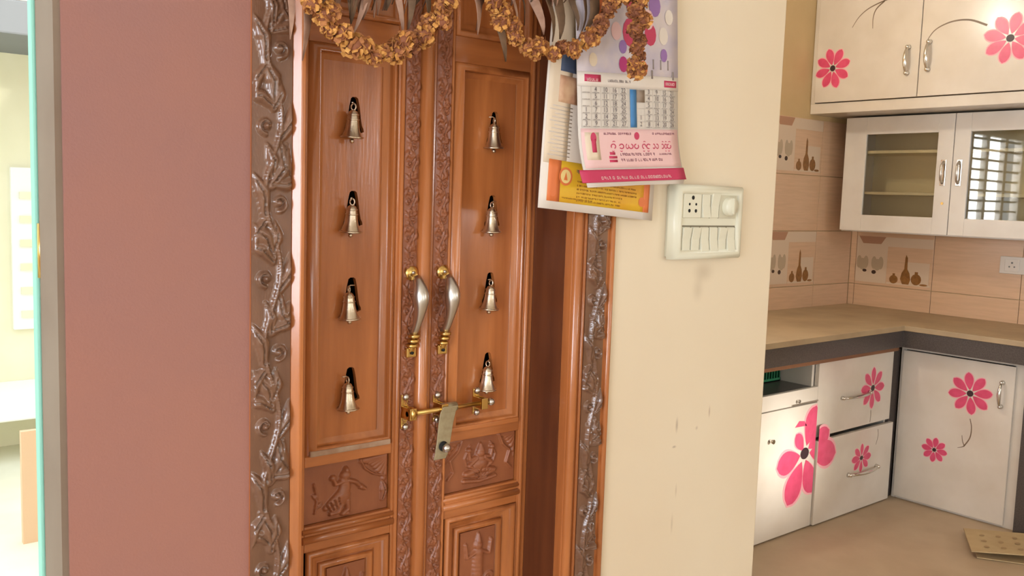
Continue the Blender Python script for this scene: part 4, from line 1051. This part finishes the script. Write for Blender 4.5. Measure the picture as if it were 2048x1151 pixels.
FG = lambda u, v, w: (XG-w, -u, v)
for (ya, yb2, pa, pb, hy) in ((2.728, 2.141, 2.606, 2.220, 2.182), (2.137, 1.50, 2.060, 1.62, 2.104)):
    fz0, fz1 = 1.388, 1.814
    mb = MB(); mb.box(XG, XG+.02, pa, ya, ZG0+.006, ZG1); mb.box(XG, XG+.02, yb2, pb, ZG0+.006, ZG1); mb.box(XG, XG+.02, pb, pa, ZG0+.006, fz0); mb.box(XG, XG+.02, pb, pa, fz1, ZG1)
    dd = obj('door', mb, M_white2, gc, .0015)
    obj('glass_pane', MB().box(XG+.009, XG+.013, pb-.005, pa+.005, fz0-.005, fz1+.005), M_glass, dd)
    h = MB(); h.box(XG-.004, XG, hy-.013, hy+.013, 1.548, 1.678); hh = obj('handle', h, M_chrome, dd, .0015)
    mb = MB(); mb.tube([(XG-.004, hy, 1.56), (XG-.022, hy, 1.575), (XG-.026, hy, 1.613), (XG-.022, hy, 1.65), (XG-.004, hy, 1.667)], .006, 10); obj('grip', mb, M_steel, hh)
mb = MB(); mb.tube([(XG-.003, 2.175, 1.46), (XG, 2.175, 1.46)], .007, 12); obj('lock', mb, M_brass, gc)

# ------------------------------------------------------------------ counter
ct = root('counter', (4.5, 2.5, .85), 'L-shaped dusty kitchen counter with a black granite edge', 'counter')
mb = MB(); P = [(1.78, 2.14), (4.245, 2.14), (4.245, .9), (XR-.009, .9), (XR-.009, YK-.009), (1.78, YK-.009)]
mb.prism(P, lambda u, v, w: (u, v, .845+w), .025); obj('worktop', mb, M_counter, ct, .002)
mb = MB(); P2 = [(1.78, 2.146), (4.251, 2.146), (4.251, .9), (4.275, .9), (4.275, 2.168), (1.78, 2.168)]
mb.prism(P2, lambda u, v, w: (u, v, .765+w), .082); obj('granite_edge', mb, M_granite, ct, .001)
obj('wood_strip', MB().box(1.9, 4.27, 2.172, 2.20, .742, .764), M_strip, ct)
obj('support_slab', MB().box(1.78, XR-.01, 2.21, YK-.009, .80, .845).box(4.34, XR-.01, .9, 2.21, .80, .845), M_granite, ct)
# granite pillars that carry the counter
quick('granite_support', MB().box(4.262, 4.335, 2.196, 2.245, 0, .742), M_granite, 'narrow dark granite support in the corner between the base cabinets', 'support')
quick('granite_support', MB().box(4.30, 4.88, 1.545, 1.600, 0, .764), M_granite, 'dark granite slab support right of the flowered cabinet door', 'support')

# ------------------------------------------------------------------ base cabinets, left run (faces -y)
YL = 2.19
FD = lambda y: (lambda u, v, w: (u, y-w, v))
dr = root('drawer_cabinet', (3.93, YL, 0), 'white two-drawer base cabinet with small pink flowers, beside the corner support', 'cabinet')
mb = MB(); mb.box(3.612, 3.63, YL+.02, 2.78, 0.0, .741); mb.box(4.24, 4.258, YL+.02, 2.78, 0, .741); mb.box(3.63, 4.24, 2.76, 2.78, 0, .741); mb.box(3.63, 4.24, YL+.02, 2.76, .0, .02)
obj('carcass', mb, M_white, dr)
d1 = obj('drawer_front', MB().box(3.602, 4.252, YL-.004, YL+.016, .404, .741), M_white, dr, .0018)
d2 = obj('drawer_front', MB().box(3.604, 4.264, YL-.020, YL, .006, .390), M_white, dr, .0018)
obj('drawer_box', MB().box(3.65, 4.22, YL, 2.65, .03, .32), M_white, d2)
obj('drawer_box', MB().box(3.65, 4.22, YL+.016, 2.65, .42, .70), M_white, d1)
F1 = FD(YL-.004); F2 = FD(YL-.020)
bow_handle(d1, F1, 3.92, .560, .235, False, .010); bow_handle(d2, F2, 4.0, .192, .25, False, .012)
flower(d1, F1, 4.073, .577, .105, .100, .39+PI/2-.39, wf=.60); flower(d2, F2, 3.985, .255, .085, .068, PI/2, wf=.62)
stem(d1, F1, [(4.07, .47), (4.072, .44), (4.068, .412)], .003, .003); stem(d2, F2, [(4.12, .374), (4.125, .34), (4.11, .30)], .003, .0015)

lb = root('base_cabinet', (3.2, YL, 0), 'white base cabinet with one huge pink flower and an open slot on top', 'cabinet')
mb = MB(); mb.box(2.98, 2.998, YL+.02, 2.78, 0, .741); mb.box(3.583, 3.600, YL+.02, 2.78, 0, .741); mb.box(2.998, 3.583, 2.76, 2.78, 0, .741); mb.box(2.998, 3.583, YL+.02, 2.76, 0, .02)
obj('carcass', mb, M_white, lb)
obj('slot_shelf', MB().box(2.998, 3.583, YL+.02, 2.76, .622, .634), M_granite, lb)
tp = obj('drawer_front', MB().box(2.985, 3.598, YL-.006, YL+.014, .570, .636), M_white, lb, .0018)
F3 = FD(YL-.010)
dl = obj('door', MB().box(2.985, 3.598, YL-.010, YL+.010, .006, .566), M_white, lb, .0018)
tips = [(.070, .205), (-.075, .095), (-.205, -.035), (-.110, -.215), (.075, -.190), (.235, -.02), (.165, .105)]
fw_ = flower(dl, F3, 3.517, .348, .17, .17, tips=tips, umax=3.596, wf=.50, centre=False)
mb = MB(); mb.prism([(3.517+.032*math.cos(2*PI*k/16), .348+.026*math.sin(2*PI*k/16)) for k in range(16)], F3, .0014); obj('flower_centre', mb, M_centre, fw_)
flower(d2, F2, 3.517, .348, .17, .17, tips=[(.235, -.03), (.17, .085)], umin=3.606, centre=False, wf=.50)
mb = MB(); mb.prism([(3.43, .475), (3.46, .50), (3.50, .495), (3.52, .472)], F3, .0009); obj('flower_decal', mb, M_pink, dl)
mb = MB(); mb.tube([F3(3.247, .444, 0), F3(3.247, .444, .022)], [.006, .010], 12); obj('knob', mb, M_chrome, dl)
mb = MB(); mb.box(3.40, 3.60, YL-.010, YL-.0065, .572, .578); obj('edge_pull', mb, M_steel, tp)
mb = MB(); mb.tube([F3(3.44, .59, -.004), F3(3.44, .59, .010)], [.006, .008], 12); obj('knob', mb, M_chrome, tp)
lb2 = root('base_cabinet', (2.4, YL, 0), 'plain white base cabinet hidden behind the cream wall', 'cabinet')
obj('carcass', MB().box(1.80, 2.975, YL+.02, 2.78, 0, .741), M_white, lb2)
obj('door', MB().box(1.80, 2.386, YL-.004, YL+.016, .006, .738), M_white, lb2, .0018); obj('door', MB().box(2.390, 2.975, YL-.004, YL+.016, .006, .738), M_white, lb2, .0018)
# green crate lying in the open slot
gr = root('green_crate', (3.35, 2.45, .634), 'green plastic basket inside the open slot under the counter', 'basket')
mb = MB(); mb.box(3.08, 3.57, 2.36, 2.365, .636, .65); mb.box(3.08, 3.57, 2.36, 2.365, .70, .712)
for k in range(25): mb.box(3.08+.02*k, 3.086+.02*k, 2.36, 2.365, .65, .70)
mb.box(3.08, 3.57, 2.36, 2.60, .636, .640); mb.box(3.08, 3.084, 2.365, 2.6, .64, .712); mb.box(3.566, 3.57, 2.365, 2.6, .64, .712); mb.box(3.08, 3.57, 2.6, 2.605, .636, .712)
obj('lattice', mb, M_green, gr)

# ------------------------------------------------------------------ base cabinet, right run (faces -x)
XB = 4.335
rb = root('base_cabinet', (4.5, 1.9, 0), 'white base cabinet with two pink flowers on its single door, right of the corner', 'cabinet')
mb = MB(); mb.box(XB, XR-.02, 1.602, 1.62, 0, .764); mb.box(XB+.003, XR-.02, 2.165, 2.183, 0, .764); mb.box(XR-.04, XR-.02, 1.62, 2.165, 0, .764); mb.box(XB, XR-.04, 1.62, 2.165, 0, .02); mb.box(XB, XR-.04, 1.62, 2.165, .745, .764)
obj('carcass', mb, M_white, rb)
obj('face_frame', MB().box(XB-.004, XB+.014, 1.602, 1.66, 0, .764).box(XB-.004, XB+.014, 1.66, 2.188, .745, .764).box(XB-.004, XB+.014, 2.17, 2.188, .0, .745), M_white, rb, .0015)
dd = obj('door', MB().box(XB-.018, XB-.0045, 1.652, 2.172, .012, .742), M_white, rb, .0018)
FB = lambda u, v, w: (XB-.018-w, -u, v)
bow_handle(dd, FB, -1.703, .608, .11, True, .012)
flower(dd, FB, -1.841, .587, .100, .098, .14+PI/2, wf=.66); flower(dd, FB, -1.985, .286, .062, .060, PI/2-.1, wf=.70)
stem(dd, FB, [(-1.832, .470), (-1.822, .43), (-1.826, .38), (-1.850, .335)], .003, .006); stem(dd, FB, [(-1.862, .385), (-1.858, .36), (-1.848, .338)], .002, .004)
stem(dd, FB, [(-1.850, .335), (-1.862, .328), (-1.878, .322)], .004, .002)

# ------------------------------------------------------------------ cardboard flap on the floor
cb = root('cardboard_flap', (4.05, 1.55, 0), 'folded beige cardboard flap lying on the kitchen floor', 'cardboard')
A, B, C_, D = (3.80, 1.60), (4.12, 1.775), (4.42, 1.48), (4.05, 1.27)
def slab(P4, z, th, tilt):
    mb = MB(); vs = []
    for k, (x, y) in enumerate(P4): vs.append((x, y, z+tilt[k])); 
    for k, (x, y) in enumerate(P4): vs.append((x, y, z+tilt[k]+th))
    mb.add(vs, [(3, 2, 1, 0), (4, 5, 6, 7), (0, 1, 5, 4), (1, 2, 6, 5), (2, 3, 7, 6), (3, 0, 4, 7)]); return mb
obj('lower_sheet', slab([(3.85, 1.56), (4.13, 1.715), (4.285, 1.50), (4.0, 1.32)], .002, .004, (0, 0, 0, 0)), M_card, cb)
top = obj('upper_sheet', slab([(3.83, 1.575), (4.115, 1.735), (4.29, 1.50), (3.99, 1.33)], .012, .004, (.016, .004, .010, .035)), M_card, cb)
for i in range(3):
    for j in range(3):
        mb = MB()
        u, v = .22+.25*i, .22+.22*j
        x = (1-u)*(1-v)*3.83+(u)*(1-v)*4.115+u*v*4.29+(1-u)*v*3.99; y = (1-u)*(1-v)*1.575+u*(1-v)*1.735+u*v*1.50+(1-u)*v*1.33
        z = .0165+(1-u)*(1-v)*.016+u*(1-v)*.004+u*v*.010+(1-u)*v*.035
        mb.prism([(x+.013*math.cos(a), y+.010*math.sin(a)) for a in [2*PI*k/10 for k in range(10)]], (lambda z: (lambda p, q, w: (p, q, z+w)))(z), .0006)
        obj('printed_blotch', mb, M_cardprint, top)
